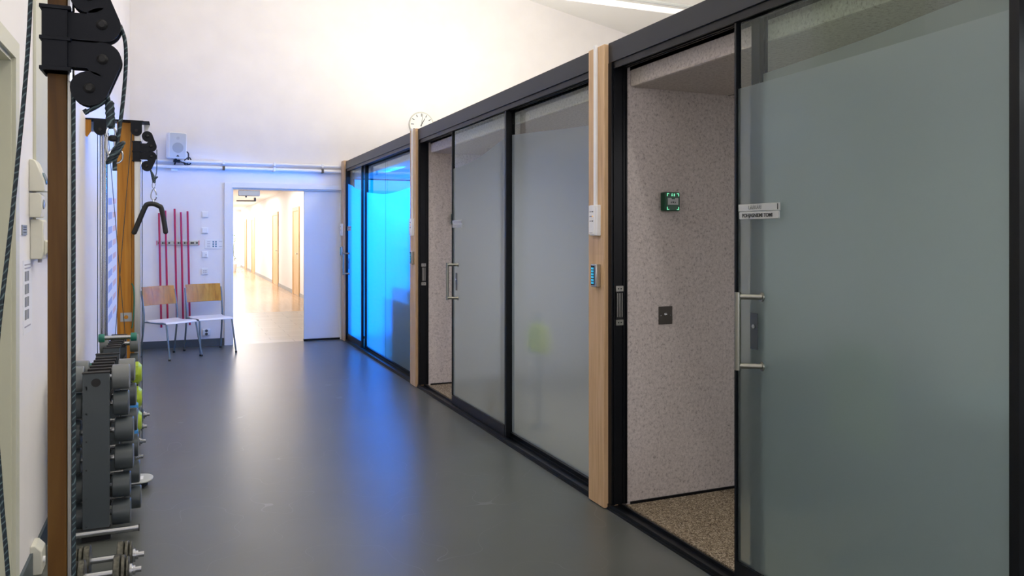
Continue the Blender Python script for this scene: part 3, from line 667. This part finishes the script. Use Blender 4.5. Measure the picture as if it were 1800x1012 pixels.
# chairs
def make_chair(lab, x, y, rz):
    t = thing('stacking_chair', lab, 'chair', (x, y, 0), rz, 'wooden backed chairs by the far wall')
    # local: front is -y, seat 0.44 wide
    hw = .215
    n = 10
    bm = MB()
    prof = [(-.20, .436), (-.185, .450), (-.12, .455), (0, .448), (.12, .447), (.19, .458)]
    top = [(y_, z_) for y_, z_ in prof]; out = top+[(y_, z_-.012) for y_, z_ in reversed(prof)]
    bm.prism(out, -hw, hw, axis='x'); bm.build('seat', M_seat, t, bevel=.004)
    b = MB(); rows = []
    for zz, yy in ((.635, .222), (.70, .235), (.80, .255), (.865, .270)):
        rows.append([(-.225+.45*i/n, yy+.030*(1-(2*i/n-1)**2), zz) for i in range(n+1)])
    F = [[b.bm.verts.new(p) for p in r] for r in rows]; G = [[b.bm.verts.new((p[0], p[1]+.011, p[2])) for p in r] for r in rows]
    for r in range(3):
        for i in range(n):
            b.bm.faces.new((F[r][i], F[r][i+1], F[r+1][i+1], F[r+1][i])); b.bm.faces.new((G[r][i], G[r+1][i], G[r+1][i+1], G[r][i+1]))
    for i in range(n):
        b.bm.faces.new((F[0][i], G[0][i], G[0][i+1], F[0][i+1])); b.bm.faces.new((F[3][i], F[3][i+1], G[3][i+1], G[3][i]))
    for r in range(3):
        b.bm.faces.new((F[r][0], F[r+1][0], G[r+1][0], G[r][0])); b.bm.faces.new((F[r][n], G[r][n], G[r+1][n], F[r+1][n]))
    b.build('backrest', M_ply, t, bevel=.003)
    for s_ in (-1, 1):
        l1 = MB().tube([(s_*.205, -.185, .435), (s_*.225, -.275, .015)], .011, seg=12).build('leg', M_steelblue, t)
        MB().cyl((s_*.225, -.275, 0), (s_*.225, -.275, .02), .014, seg=12).build('rubber_foot', M_rubber, l1)
        l2 = MB().tube(smooth_path([(s_*.235, .285, .015), (s_*.232, .235, .30), (s_*.232, .215, .47), (s_*.232, .225, .60), (s_*.232, .270, .82)], 6), .011, seg=12).build('leg', M_steelblue, t)
        MB().cyl((s_*.235, .285, 0), (s_*.235, .285, .02), .014, seg=12).build('rubber_foot', M_rubber, l2)
    MB().tube([(-.205, -.185, .432), (-.205, .215, .432)], .009).tube([(.205, -.185, .432), (.205, .215, .432)], .009).tube([(-.232, .215, .432), (.232, .215, .432)], .009).tube([(-.205, -.15, .43), (.205, -.15, .43)], .009).build('seat_frame', M_steelblue, t)
    return t
M_steelblue = mat('grey_tube_steel', (.16, .20, .22), .3, .4)
make_chair('left wooden backed chair, turned toward the booths', -.098, 10.565, math.radians(36))
make_chair('right wooden backed chair, beside the doorway', .36, 10.83, math.radians(18))

# plant in the hallway
t = thing('potted_plant', 'tall green potted plant at the far left of the hallway', 'plant', (2.0, 34.5, 0))
MB().lathe((0, 0, 0), (0, 0, 1), [(0, .13), (.30, .17), (.32, .17), (.32, .15), (.29, .145)]).build('pot', M_pot, t)
lf = MB()
for k in range(46):
    a = random.uniform(0, 6.28); z = random.uniform(.4, 1.55); r = random.uniform(.05, .33)
    c = V(math.cos(a)*r, math.sin(a)*r, z); d1 = V(math.cos(a), math.sin(a), random.uniform(-.6, .3)).normalized(); sd = d1.cross(V(0, 0, 1)).normalized(); up = sd.cross(d1)
    L = random.uniform(.07, .11)
    P = [c-d1*L, c+sd*L*.45+up*.01, c+d1*L, c-sd*L*.45+up*.01]; Q = [p-up*.004 for p in P]
    A = [lf.bm.verts.new(p) for p in P]; B_ = [lf.bm.verts.new(p) for p in Q]
    lf.bm.faces.new(A); lf.bm.faces.new(B_[::-1])
    for i in range(4): lf.bm.faces.new((A[i], B_[i], B_[(i+1) % 4], A[(i+1) % 4]))
lf.build('foliage', M_leaf, t)
st = MB()
for k in range(5): st.tube(smooth_path([(0, 0, .28), (.04*math.cos(k*1.3), .04*math.sin(k*1.3), .8), (.12*math.cos(k*1.3), .12*math.sin(k*1.3), 1.4)], 5), .009, seg=6)
st.build('stem', M_leaf, t)

# ------------------------------------------------------------------ left wall items
t = thing('wall_panel', 'tall cream panel with a bottom ledge on the left wall', 'wall panel', (XL, 4.08, 0))
part('board', (0, .012, 0, 1.1, 1.43, 3.6), M_cream, t, bevel=.002)
part('ledge', (0, .035, .0, 1.1, 1.412, 1.43), M_cream, t, bevel=.003)
def dispenser(y, z0, z1, lab, name, w, dep, kind):
    t = thing(name, lab, 'dispenser', (XL, y, z0)); H = z1-z0
    if kind == 0:
        MB().prism([(0, 0), (dep, 0), (dep*.95, H*.35), (dep*.45, H*.92), (dep*.3, H), (0, H)], 0, w).build('housing', M_creamplastic, t, bevel=.004)
        MB().lathe((dep*.85, w*.5, H*.42), (1, 0, .25), [(0, .028), (.006, .026), (.009, .018)]).build('sight_window', mat('blue_grey_window', (.14, .2, .25), .2), t)
    elif kind == 1:
        MB().prism([(0, 0), (dep*.9, 0), (dep, H*.3), (dep, H*.9), (dep*.8, H), (0, H)], 0, w).build('housing', M_creamplastic, t, bevel=.004)
        MB().lathe((dep*.99, w*.5, H*.55), (1, 0, 0), [(0, .022), (.004, .021), (.006, .014)]).build('sight_window', mat('grey_window', (.25, .27, .26), .2), t)
    else:
        MB().prism([(0, 0), (dep*.9, 0), (dep, .03), (dep, H*.95), (dep*.85, H), (0, H)], 0, w).build('housing', M_creamplastic, t, bevel=.005)
        MB().prism([(dep, .015), (dep+.035, .055), (dep+.03, .07), (dep, .085)], w*.2, w*.8).build('push_lever', M_creamplastic, t, bevel=.003)
        MB().cyl((dep*.6, w*.5, -.015), (dep*.6, w*.5, 0), .008, seg=12).build('nozzle', M_lilac, t)
dispenser(3.975, 1.695, 1.835, 'top cream dispenser with a blue-grey window on the left wall', 'soap_dispenser', .11, .060, 0)
dispenser(3.975, 1.580, 1.688, 'middle cream dispenser with an oval window on the left wall', 'soap_dispenser', .10, .048, 1)
dispenser(4.00, 1.395, 1.572, 'lowest cream dispenser with a push lever on the left wall', 'soap_dispenser', .10, .052, 2)
t = thing('room_sign', 'small grey plate on the left wall beside the door', 'sign', (XL, 3.80, 1.52))
part('plate', (0, .004, 0, .11, -.018, .025), mat('grey_plate', (.25, .27, .28), .4), t)
for z in (-.006, .006, .016): part('text_line', (.004, .0046, .02, .09, z-.002, z+.002), M_dark, t)
t = thing('notice_sheet', 'white notice sheet with dark picture blocks on the left wall', 'notice', (XL, 3.83, 1.25))
part('sheet', (0, .002, 0, .21, -.17, .145), M_paper, t)
for r in range(4):
    for c in range(2): part('picture', (.002, .0028, .035+c*.055, .075+c*.055, -.11+r*.055, -.068+r*.055), M_greytext, t)
for z in (-.14, .11, .125): part('text_line', (.002, .0028, .03, .17, z-.003, z+.003), M_lilac, t)
t = thing('junction_box', 'small cream angled box low on the left wall', 'junction box', (XL, 4.0, 0))
MB().prism([(0, .0), (.045, .0), (.045, .10), (.02, .13), (0, .13)], 0, .11).build('housing', M_creamplastic, t, bevel=.004)
MB().cyl((.045, .05, .05), (.052, .05, .05), .014, seg=14).build('button', M_white, t)
t = thing('exercise_poster', 'tall pale poster with slanted blue and peach pictures on the left wall', 'poster', (XL, 7.95, 0))
part('sheet', (0, .003, 0, 1.35, .62, 1.95), M_paper, t)
for r in range(9):
    z = .70+r*.135
    MB().prism([(.08, z), (.50, z+.02), (.50, z+.085), (.08, z+.065)], .003, .0045, axis='x').build('picture', M_bluepr, t, smooth=False)
    MB().prism([(.62, z+.03), (1.0, z+.05), (1.0, z+.10), (.62, z+.085)], .003, .0045, axis='x').build('picture', M_peach, t, smooth=False)
t = thing('exercise_poster', 'narrow poster with a red dot and small lettering on the left wall', 'poster', (XL, 5.22, 0))
part('sheet', (0, .003, 0, .36, 1.62, 2.06), M_paper, t)
MB().cyl((.003, .17, 1.97), (.0045, .17, 1.97), .03).build('red_dot', M_redpr, t)
for k in range(7): part('text_line', (.003, .004, .06, .26+.03*(k % 3), 1.66+k*.035, 1.672+k*.035), M_lilac, t)

# ------------------------------------------------------------------ cable pulley machines
def jplate(A, Bc, nx, ztop, zbot, r=.036):
    # convex capsule between two circles plus a neck reaching back to the sleeve
    ax, az = A; bx, bz = Bc
    d = V(bx-ax, bz-az); a = math.atan2(d.y, d.x)
    out = [(ax+r*math.cos(a+math.pi/2+math.pi*i/20), az+r*math.sin(a+math.pi/2+math.pi*i/20)) for i in range(21)]
    out += [(bx+r*math.cos(a-math.pi/2+math.pi*i/20), bz+r*math.sin(a-math.pi/2+math.pi*i/20)) for i in range(21)]
    return out
def hook(mb, A, Bc, ya, yb, r=.036):
    # two round lobes joined only along their outer side, leaving the hooked notch open
    d = V(Bc[0]-A[0], Bc[1]-A[1]).normalized(); nr = V(-d.y, d.x)
    if nr.x < 0: nr = -nr
    A, Bc = V(*A), V(*Bc)
    mb.prism(circ(A.x, A.y, r), ya, yb).prism(circ(Bc.x, Bc.y, r), ya, yb)
    mb.prism([tuple(A-nr*r*.25), tuple(A+nr*r), tuple(Bc+nr*r), tuple(Bc-nr*r*.25)], ya+.0001, yb-.0001)
    return mb
def bracket(parent, cu, cl, sl, y, names=('pulley_plate',)):
    # cu/cl = ((outer circle),(inner circle)) in x,z ; sl = sleeve box x0,x1,z0,z1
    x0, x1, z0, z1 = sl
    s_ = MB().box(x0, x1, y-.03, y+.05, z0, z1).box(x0-.004, x1+.006, y-.034, y+.054, z1-.008, z1).box(x0-.004, x1+.006, y-.034, y+.054, z0, z0+.008).box(x0-.004, x1+.006, y-.034, y+.054, (z0+z1)/2-.005, (z0+z1)/2+.003).build('bracket_sleeve', M_blackplate, parent, bevel=.001)
    for zb in (z1+.006, z0-.006):
        MB().cyl((x1+.004, y-.01, zb-.012), (x1+.004, y-.01, zb+.012), .007, seg=10).build('bolt', M_chrome, s_)
    zm = (z0+z1)/2
    for (big, small), (n0, n1) in ((cu, (zm+.002, zm+.058)), (cl, (zm-.056, zm-.002))):
        pl = hook(MB(), big, small, y-.020, y-.014); hook(pl, big, small, y+.014, y+.020)
        pl.box(x1, big[0], y-.0195, y-.0145, n0, n1).box(x1, big[0], y+.0145, y+.0195, n0, n1)
        po = pl.build('pulley_plate', M_blackplate, parent)
        for c in (big, small):
            MB().lathe((c[0], y-.012, c[1]), (0, 1, 0), [(0, .031), (.004, .031), (.009, .025), (.015, .025), (.020, .031), (.024, .031)]).build('pulley_wheel', M_rubber, po)
            MB().lathe((c[0], y-.020, c[1]), (0, -1, 0), [(0, .011), (.005, .010), (.009, .006)]).build('bolt', M_rubber, po)
# near machine
m1 = thing('cable_pulley_machine', 'near pulley machine post with brown wooden side, close to the camera', 'pulley machine', (0, 1.9, 0))
part('wooden_post', (-.258, -.222, 0, .10, 0, 2.6), M_pineshade, m1, bevel=.002)
MB().box(-.222, -.213, .004, .055, 0, 2.6).box(-.216, -.213, -.004, .004, 0, 2.6).build('steel_track', M_steel, m1, bevel=.001)
bracket(m1, ((-.153, 1.947), (-.177, 2.006)), ((-.152, 1.874), (-.177, 1.811)), (-.263, -.216, 1.842, 1.977), -.012)
MB().tube([(-.2085, -.01, 1.81), (-.2085, -.006, .9), (-.2085, 0.0, .03)], .0040, seg=8).build('rope', M_rope, m1)
MB().tube(smooth_path([(-.120, -.012, 1.955), (-.111, -.012, 1.925), (-.1085, -.012, 1.885), (-.111, -.012, 1.83), (-.117, -.012, 1.765), (-.125, -.012, 1.70)]), .0040, seg=8).build('rope', M_rope, m1)
MB().tube(smooth_path([(-.28, .0, 2.6), (-.287, -.01, 1.993), (-.313, -.02, 1.599), (-.343, -.04, 1.234), (-.335, -.04, 1.0), (-.321, -.04, .794), (-.30, -.04, .4), (-.27, -.02, .03)]), .0042, seg=8).build('rope', M_rope, m1)
MB().tube(smooth_path([(-.147, -.012, 1.79), (-.165, -.014, 1.775), (-.182, -.016, 1.764)]), .0042, seg=8).cyl((-.182, -.016, 1.765), (-.188, -.017, 1.761), .006).build('rope_tail', M_rope, m1)
MB().tube([(-.146, -.012, 1.81), (-.143, -.012, 1.795), (-.141, -.012, 1.785)], .004, seg=8).lathe((-.1405, -.012, 1.790), (.05, 0, -1), [(0, .006), (.005, .0095), (.012, .0085), (.016, .0100), (.022, .0085), (.027, .0098), (.033, .0084), (.038, .0096), (.044, .0082), (.050, .0088), (.056, .008), (.060, .004)]).build('rope_ball_stop', M_rope, m1)
MB().tube([(-.137+.0085*math.cos(t_), -.012, 1.722+.013*math.sin(t_)) for t_ in [i*math.pi/8 for i in range(16)]], .0024, seg=8, closed=True).build('swivel_ring', M_chrome, m1)
MB().lathe((-.134, -.012, 1.716), (.0, 0, -1), [(0, .005), (.003, .009), (.010, .009), (.013, .005)]).build('swivel', M_rubber, m1)
kn = MB()
for k in range(5):
    cx, cz_ = -.122-.0034*k, 1.694-.0075*k
    kn.tube([(cx+.010*math.cos(t_)*.9, -.012+.009*math.sin(t_), cz_+.007*math.cos(t_)) for t_ in [i*math.pi/7 for i in range(14)]], .0042, seg=8, closed=True)
kn.cyl((-.126, -.012, 1.70), (-.114, -.014, 1.694), .004).build('knot', M_rope, m1)
MB().tube([(-.128+.0135*math.cos(t_), -.012, 1.672+.016*math.sin(t_)) for t_ in [i*math.pi/9 for i in range(18)]], .0022, seg=8, closed=True).tube([(-.145, -.012, 1.712), (-.147, -.012, 1.69), (-.141, -.012, 1.672)], .003, seg=8).tube([(-.131, -.010, 1.712), (-.129, -.010, 1.69)], .003, seg=8).build('snap_hook', M_chrome, m1)
MB().tube([(-.130, -.012, 1.670), (-.1305, -.012, 1.640)], .0046, seg=8).build('rope_end', M_rope, m1)

# far machine
Y2 = 6.2
m2 = thing('cable_pulley_machine', 'far wall mounted pulley machine with orange wooden board and hanging handle', 'pulley machine', (0, Y2, 0))
part('wooden_post', (-.416, -.322, .04, .075, .02, 2.31), M_orange, m2, bevel=.002)
part('wooden_post', (-.320, -.298, .03, .075, .02, 2.31), M_orange, m2, bevel=.002)
MB().box(-.303, -.263, 0, .03, .0, 2.31).build('steel_track', M_steel, m2, bevel=.002)
tp = MB().box(-.61, -.245, -.02, .14, 2.312, 2.322).box(-.245, -.205, -.02, .14, 2.312, 2.320).build('top_plate', M_blackplate, m2, bevel=.001)
MB().prism([(-.245, 2.24), (-.235, 2.235), (-.200, 2.315), (-.210, 2.33), (-.245, 2.32)], .128, .134).build('side_gusset', M_whitetrim, m2, smooth=False)
MB().box(-.61, -.55, .10, .106, 2.24, 2.312).build('wall_bracket', M_whitetrim, m2, smooth=False)
MB().prism([(-.61, 2.20), (-.60, 2.19), (-.575, 2.23), (-.575, 2.312), (-.61, 2.312)], -.01, .0).build('wall_bracket', M_orange, m2, smooth=False)
def pulley_housing(x0, x1, z0, z1):
    r = (x1-x0)/2; cx = (x0+x1)/2
    out = [(x0, z1), (x0, z0+r)]+[(cx+r*math.cos(math.pi+math.pi*i/12), z0+r+r*math.sin(math.pi+math.pi*i/12)) for i in range(13)]+[(x1, z1)]
    o = MB().prism(out, -.035, -.030).prism(out, -.005, 0).build('pulley_plate', M_blackplate, m2)
    MB().lathe((cx, -.030, z0+r), (0, 1, 0), [(0, r*.85), (.006, r*.85), (.012, r*.7), (.018, r*.85), (.024, r*.85)]).build('pulley_wheel', M_rubber, o)
    MB().cyl((cx, -.042, z0+r), (cx, -.035, z0+r), .010, seg=12).build('bolt', M_rubber, o)
pulley_housing(-.325, -.252, 2.212, 2.312)
pulley_housing(-.558, -.478, 2.205, 2.312)
bracket(m2, ((-.193, 2.141), (-.218, 2.212)), ((-.193, 2.068), (-.221, 1.999)), (-.312, -.262, 2.03, 2.174), -.002)
for x in (-.516, -.492): MB().cyl((x, .04, .02), (x, .04, 2.312), .011, seg=14).build('guide_rod', M_chrome, m2)
MB().box(-.475, -.416, .045, .06, 2.03, 2.07).box(-.475, -.416, .045, .06, .40, .44).build('cross_bar', M_silver, m2, smooth=False)
ws = MB()
for k in range(10): ws.box(-.575, -.43, .0, .08, .06+k*.032, .06+k*.032+.029)
ws.build('weight_stack', M_rubber, m2, bevel=.002)
MB().tube([(-.534, -.018, 2.21), (-.534, -.018, .40)], .0026, seg=6).build('rope', M_ropethin, m2)
MB().tube([(-.474, -.018, 2.21), (-.474, -.018, .40)], .0026, seg=6).build('rope', M_ropethin, m2)
MB().tube([(-.466, -.03, 2.22), (-.463, -.03, 2.159), (-.394, -.03, 1.233), (-.352, -.03, .70)], .0024, seg=6).build('rope', M_ropethin, m2)
MB().tube([(-.318, -.03, 2.24), (-.321, -.03, 2.2), (-.395, -.03, 1.20), (-.423, -.03, .79)], .0024, seg=6).build('rope', M_ropethin, m2)
MB().tube([(-.252, -.012, 1.99), (-.252, -.012, .03)], .0028, seg=6).build('rope', M_ropethin, m2)
MB().tube(smooth_path([(-.156, -.012, 2.12), (-.1555, -.012, 2.05), (-.158, -.012, 1.96), (-.170, -.012, 1.91)], 5), .0030, seg=6).build('rope', M_ropethin, m2)
MB().tube([(-.198, -.012, 1.975), (-.182, -.012, 1.93), (-.176, -.012, 1.89)], [.004, .012, .010], seg=8).tube([(-.150, -.012, 1.925), (-.170, -.012, 1.91), (-.176, -.012, 1.88)], [.005, .010, .012], seg=8).build('knot', M_rope, m2)
MB().tube([(-.177+.010*math.cos(t_), -.012, 1.862+.022*math.sin(t_)) for t_ in [i*math.pi/8 for i in range(16)]], .003, seg=6, closed=True).tube([(-.177+.018*math.cos(t_)*(1-.35*math.sin(t_)), -.012, 1.795+.040*math.sin(t_)) for t_ in [i*math.pi/8 for i in range(16)]], .0045, seg=6, closed=True).build('snap_hook', M_chrome, m2)
hb = MB().tube(smooth_path([(-.304, -.012, 1.520), (-.262, -.012, 1.630), (-.232, -.012, 1.705), (-.215, -.012, 1.725), (-.177, -.012, 1.728), (-.140, -.012, 1.712), (-.126, -.012, 1.695), (-.108, -.012, 1.60), (-.098, -.012, 1.525)], 5), .0175, seg=16)
hb.lathe((-.304, -.012, 1.522), (-.36, 0, -1), [(0, .0175), (.006, .0165), (.012, .011), (.015, .003)]).lathe((-.098, -.012, 1.526), (.12, 0, -1), [(0, .0175), (.006, .0165), (.012, .011), (.015, .003)])
hb.build('pull_handle', M_handlefoam, m2)
MB().cyl((-.177, -.012, 1.74), (-.177, -.012, 1.757), .006, seg=10).build('handle_eye', M_chrome, m2)
MB().tube(smooth_path([(-.320, -.012, 1.16), (-.306, -.012, 1.12), (-.304, -.012, 1.0), (-.312, -.012, .88), (-.320, -.012, .84)], 5), .004, seg=8).build('green_band', M_green, m2)
pl = part('foot_bracket', (-.394, -.321, .034, .04, .885, .948), M_silver, m2)
MB().cyl((-.357, .030, .917), (-.357, .034, .917), .014).build('bolt', M_orange, pl)

# ------------------------------------------------------------------ dumbbell racks and dumbbells
def rack(y0, y1, xc, w, h, lab, feet=True, cradles=()):
    t = thing('dumbbell_rack', lab, 'rack', (xc, y0, 0))
    for yy, k in ((0, 0), (y1-y0, 1)):
        u = MB().box(-w/2, w/2, yy, yy+.03, .06, h).build('upright', M_greymetal, t, bevel=.002)
        MB().box(-w/2-.002, w/2+.002, yy-.001, yy+.032, h, h+.006).build('top_cap', M_rubber, u, smooth=False)
        MB().prism(circ(0, h-.045, .021, 20), yy-.0015, yy+.001).build('logo_disc', M_rubber, u)
        MB().box(-w/2-.004, w/2+.004, yy-.004, yy+.034, .0, .06).build('plastic_foot', M_rubber, u, smooth=False)
    n = 6
    L = y1-y0
    for i in range(n):
        yy = .04+(L-.05)*(i+.5)/n
        MB().box(-w/2+.005, w/2-.005, yy-.018, yy+.018, h-.02, h-.004).build('shelf_slat', M_rubber, t, smooth=False)
    MB().box(-w/2, -w/2+.006, .03, L, h-.14, h-.12).box(w/2-.006, w/2, .03, L, h-.14, h-.12).build('side_rail', M_rubber, t, smooth=False)
    for cy, cz_ in cradles:
        MB().box(-.045, .045, cy-y0-.022, cy-y0+.022, cz_-.024, cz_-.015).box(-.045, .045, cy-y0-.022, cy-y0-.018, cz_-.015, cz_-.004).box(-.045, .045, cy-y0+.018, cy-y0+.022, cz_-.015, cz_-.004).box(-.045, -.039, min(0, cy-y0), cy-y0, cz_-.030, cz_-.022).build('cradle', M_rubber, t, smooth=False)
    if feet:
        MB().cyl((-.12, -.02, .045), (.19, -.02, .045), .016).build('foot_bar', M_chrome, t)
        MB().cyl((.19, -.02, .045), (.194, -.02, .045), .0175).build('end_plug', M_rubber, t)
    return t
ZL = [.783, .650, .515, .375, .235, .098]
rack(4.34, 5.00, -.382, .118, .822, 'near dumbbell rack with grey uprights and a chrome foot bar', cradles=[(y, z) for y in (4.447, 4.66) for z in ZL]+[(4.83, .774)])
FARZ = (.785, .660, .535, .41, .285); LIMEZ = (.63, .475, .325); BLUEZ = (.43, .27)
rack(5.28, 5.93, -.382, .090, .822, 'far dumbbell rack standing before the orange board', feet=False, cradles=[(5.78, z) for z in FARZ]+[(5.50, z) for z in LIMEZ]+[(5.36, z) for z in BLUEZ])

def dumbbell(x, y, z, r, hl, gap, m, lab, group, cat='dumbbell', hexa=False):
    t = thing('dumbbell', lab, cat, (x, y, z), group=group)
    MB().cyl((-gap/2-.005, 0, 0), (gap/2+.005, 0, 0), .0145, seg=14).build('handle', M_chrome if not hexa else m, t)
    for s_ in (-1, 1):
        prof = [(0, r*.93), (.004, r), (hl-.004, r), (hl, r*.93)]
        if hexa: prof = [(0, r*.7), (hl*.3, r), (hl*.7, r), (hl, r*.7)]
        MB().lathe((s_*gap/2, 0, 0), (s_, 0, 0), prof, 28 if not hexa else 8).build('weight_head', m, t)
    return t
NTH = ['top', 'second from top', 'third from top', 'fourth from top', 'fifth from top', 'bottom']
ZL = [.783, .650, .515, .375, .235, .098]
GP = [(.125, .080), (.135, .072), (.150, .085), (.150, .085), (.128, .082), (.125, .085)]
for k, z in enumerate(ZL):
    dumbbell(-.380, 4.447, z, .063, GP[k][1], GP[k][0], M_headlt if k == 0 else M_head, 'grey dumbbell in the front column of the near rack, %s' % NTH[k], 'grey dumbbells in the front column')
for k, z in enumerate(ZL):
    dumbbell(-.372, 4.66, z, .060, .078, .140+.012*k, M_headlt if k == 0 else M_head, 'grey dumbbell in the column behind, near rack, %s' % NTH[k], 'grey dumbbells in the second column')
dumbbell(-.372, 4.83, .774, .030, .035, .13, M_green, 'small green dumbbell at the rear of the near rack, top', 'green dumbbells')
for k, z in enumerate(FARZ):
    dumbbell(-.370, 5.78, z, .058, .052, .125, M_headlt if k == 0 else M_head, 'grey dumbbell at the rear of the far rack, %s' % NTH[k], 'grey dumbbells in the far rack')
dumbbell(-.37, 5.62, .8455, .027, .035, .15, M_green, 'small green dumbbell on top of the far rack', 'green dumbbells')
for k, z in enumerate(LIMEZ):
    dumbbell(-.375, 5.50, z, .071, .062, .175, M_lime, 'lime green dumbbell between the grey columns, %s' % ['highest', 'middle', 'lowest'][k], 'lime green dumbbells', hexa=True)
for k, z in enumerate(BLUEZ):
    dumbbell(-.382, 5.36, z, .050, .060, .165, M_bluev, 'blue dumbbell beside the lime ones, %s' % ['upper', 'lower'][k], 'blue dumbbells', hexa=True)

def plate_dumbbell(x, y, z, half, r, lab, grp, rz=0, m=M_iron):
    t = thing('plate_dumbbell', lab, 'dumbbell', (x, y, z), rz, grp)
    MB().cyl((-half, 0, 0), (half, 0, 0), .0125, seg=16).cyl((-half*.4, 0, 0), (half*.4, 0, 0), .014).build('bar', M_chrome, t)
    for s_ in (-1, 1):
        x0 = half*.33
        for rr, a, b in ((r, x0, x0+.026), (r*.95, x0+.029, x0+.045), (r*.85, x0+.048, x0+.060)):
            MB().lathe((s_*a, 0, 0), (s_, 0, 0), [(0, rr*.55), (0.0, rr*.92), (.003, rr), (b-a-.003, rr), (b-a, rr*.92), (b-a, rr*.5)], 32).build('weight_plate', m, t)
        c = MB().lathe((s_*(x0+.062), 0, 0), (s_, 0, 0), [(0, .030), (.010, .030), (.012, .020), (.022, .020)], 24).build('collar', M_chrome, t)
plate_dumbbell(-.310, 3.886, .0705, .160, .070, 'iron plate dumbbell on the floor, nearer the rack', 'iron plate dumbbells on the floor')
plate_dumbbell(-.314, 3.715, .0705, .160, .070, 'iron plate dumbbell on the floor, nearest the camera', 'iron plate dumbbells on the floor')
for (x, y, lab) in ((-.38, 5.62, 'plate dumbbell on the floor under the far rack'), (-.38, 6.04, 'plate dumbbell on the floor in front of the orange board'), (-.39, 6.50, 'plate dumbbell on the floor just behind the orange board'), (-.385, 6.92, 'plate dumbbell on the floor farthest along the left wall')):
    plate_dumbbell(x, y, .0655, .158, .065, lab, 'plate dumbbells along the left wall', m=M_head)
t = thing('foot_plate', 'pale grey oval foot plate on the floor beside the racks', 'foot plate', (-.24, 5.20, 0))
MB().prism([(-.06, -.09), (.03, -.09)]+[(.03+.06*math.sin(a_), -.09*math.cos(a_)) for a_ in [math.pi*i/14 for i in range(1, 14)]]+[(.03, .09), (-.06, .09)], .035, .045, axis='z').build('top', M_silverplate, t, bevel=.003)
MB().prism([(-.05, -.07), (.04, -.07), (.06, 0), (.04, .07), (-.05, .07)], 0, .035, axis='z').build('base', M_rubber, t, bevel=.003)
MB().box(.005, .035, -.035, .035, .045, .0455).build('sticker', M_paper, t, smooth=False)
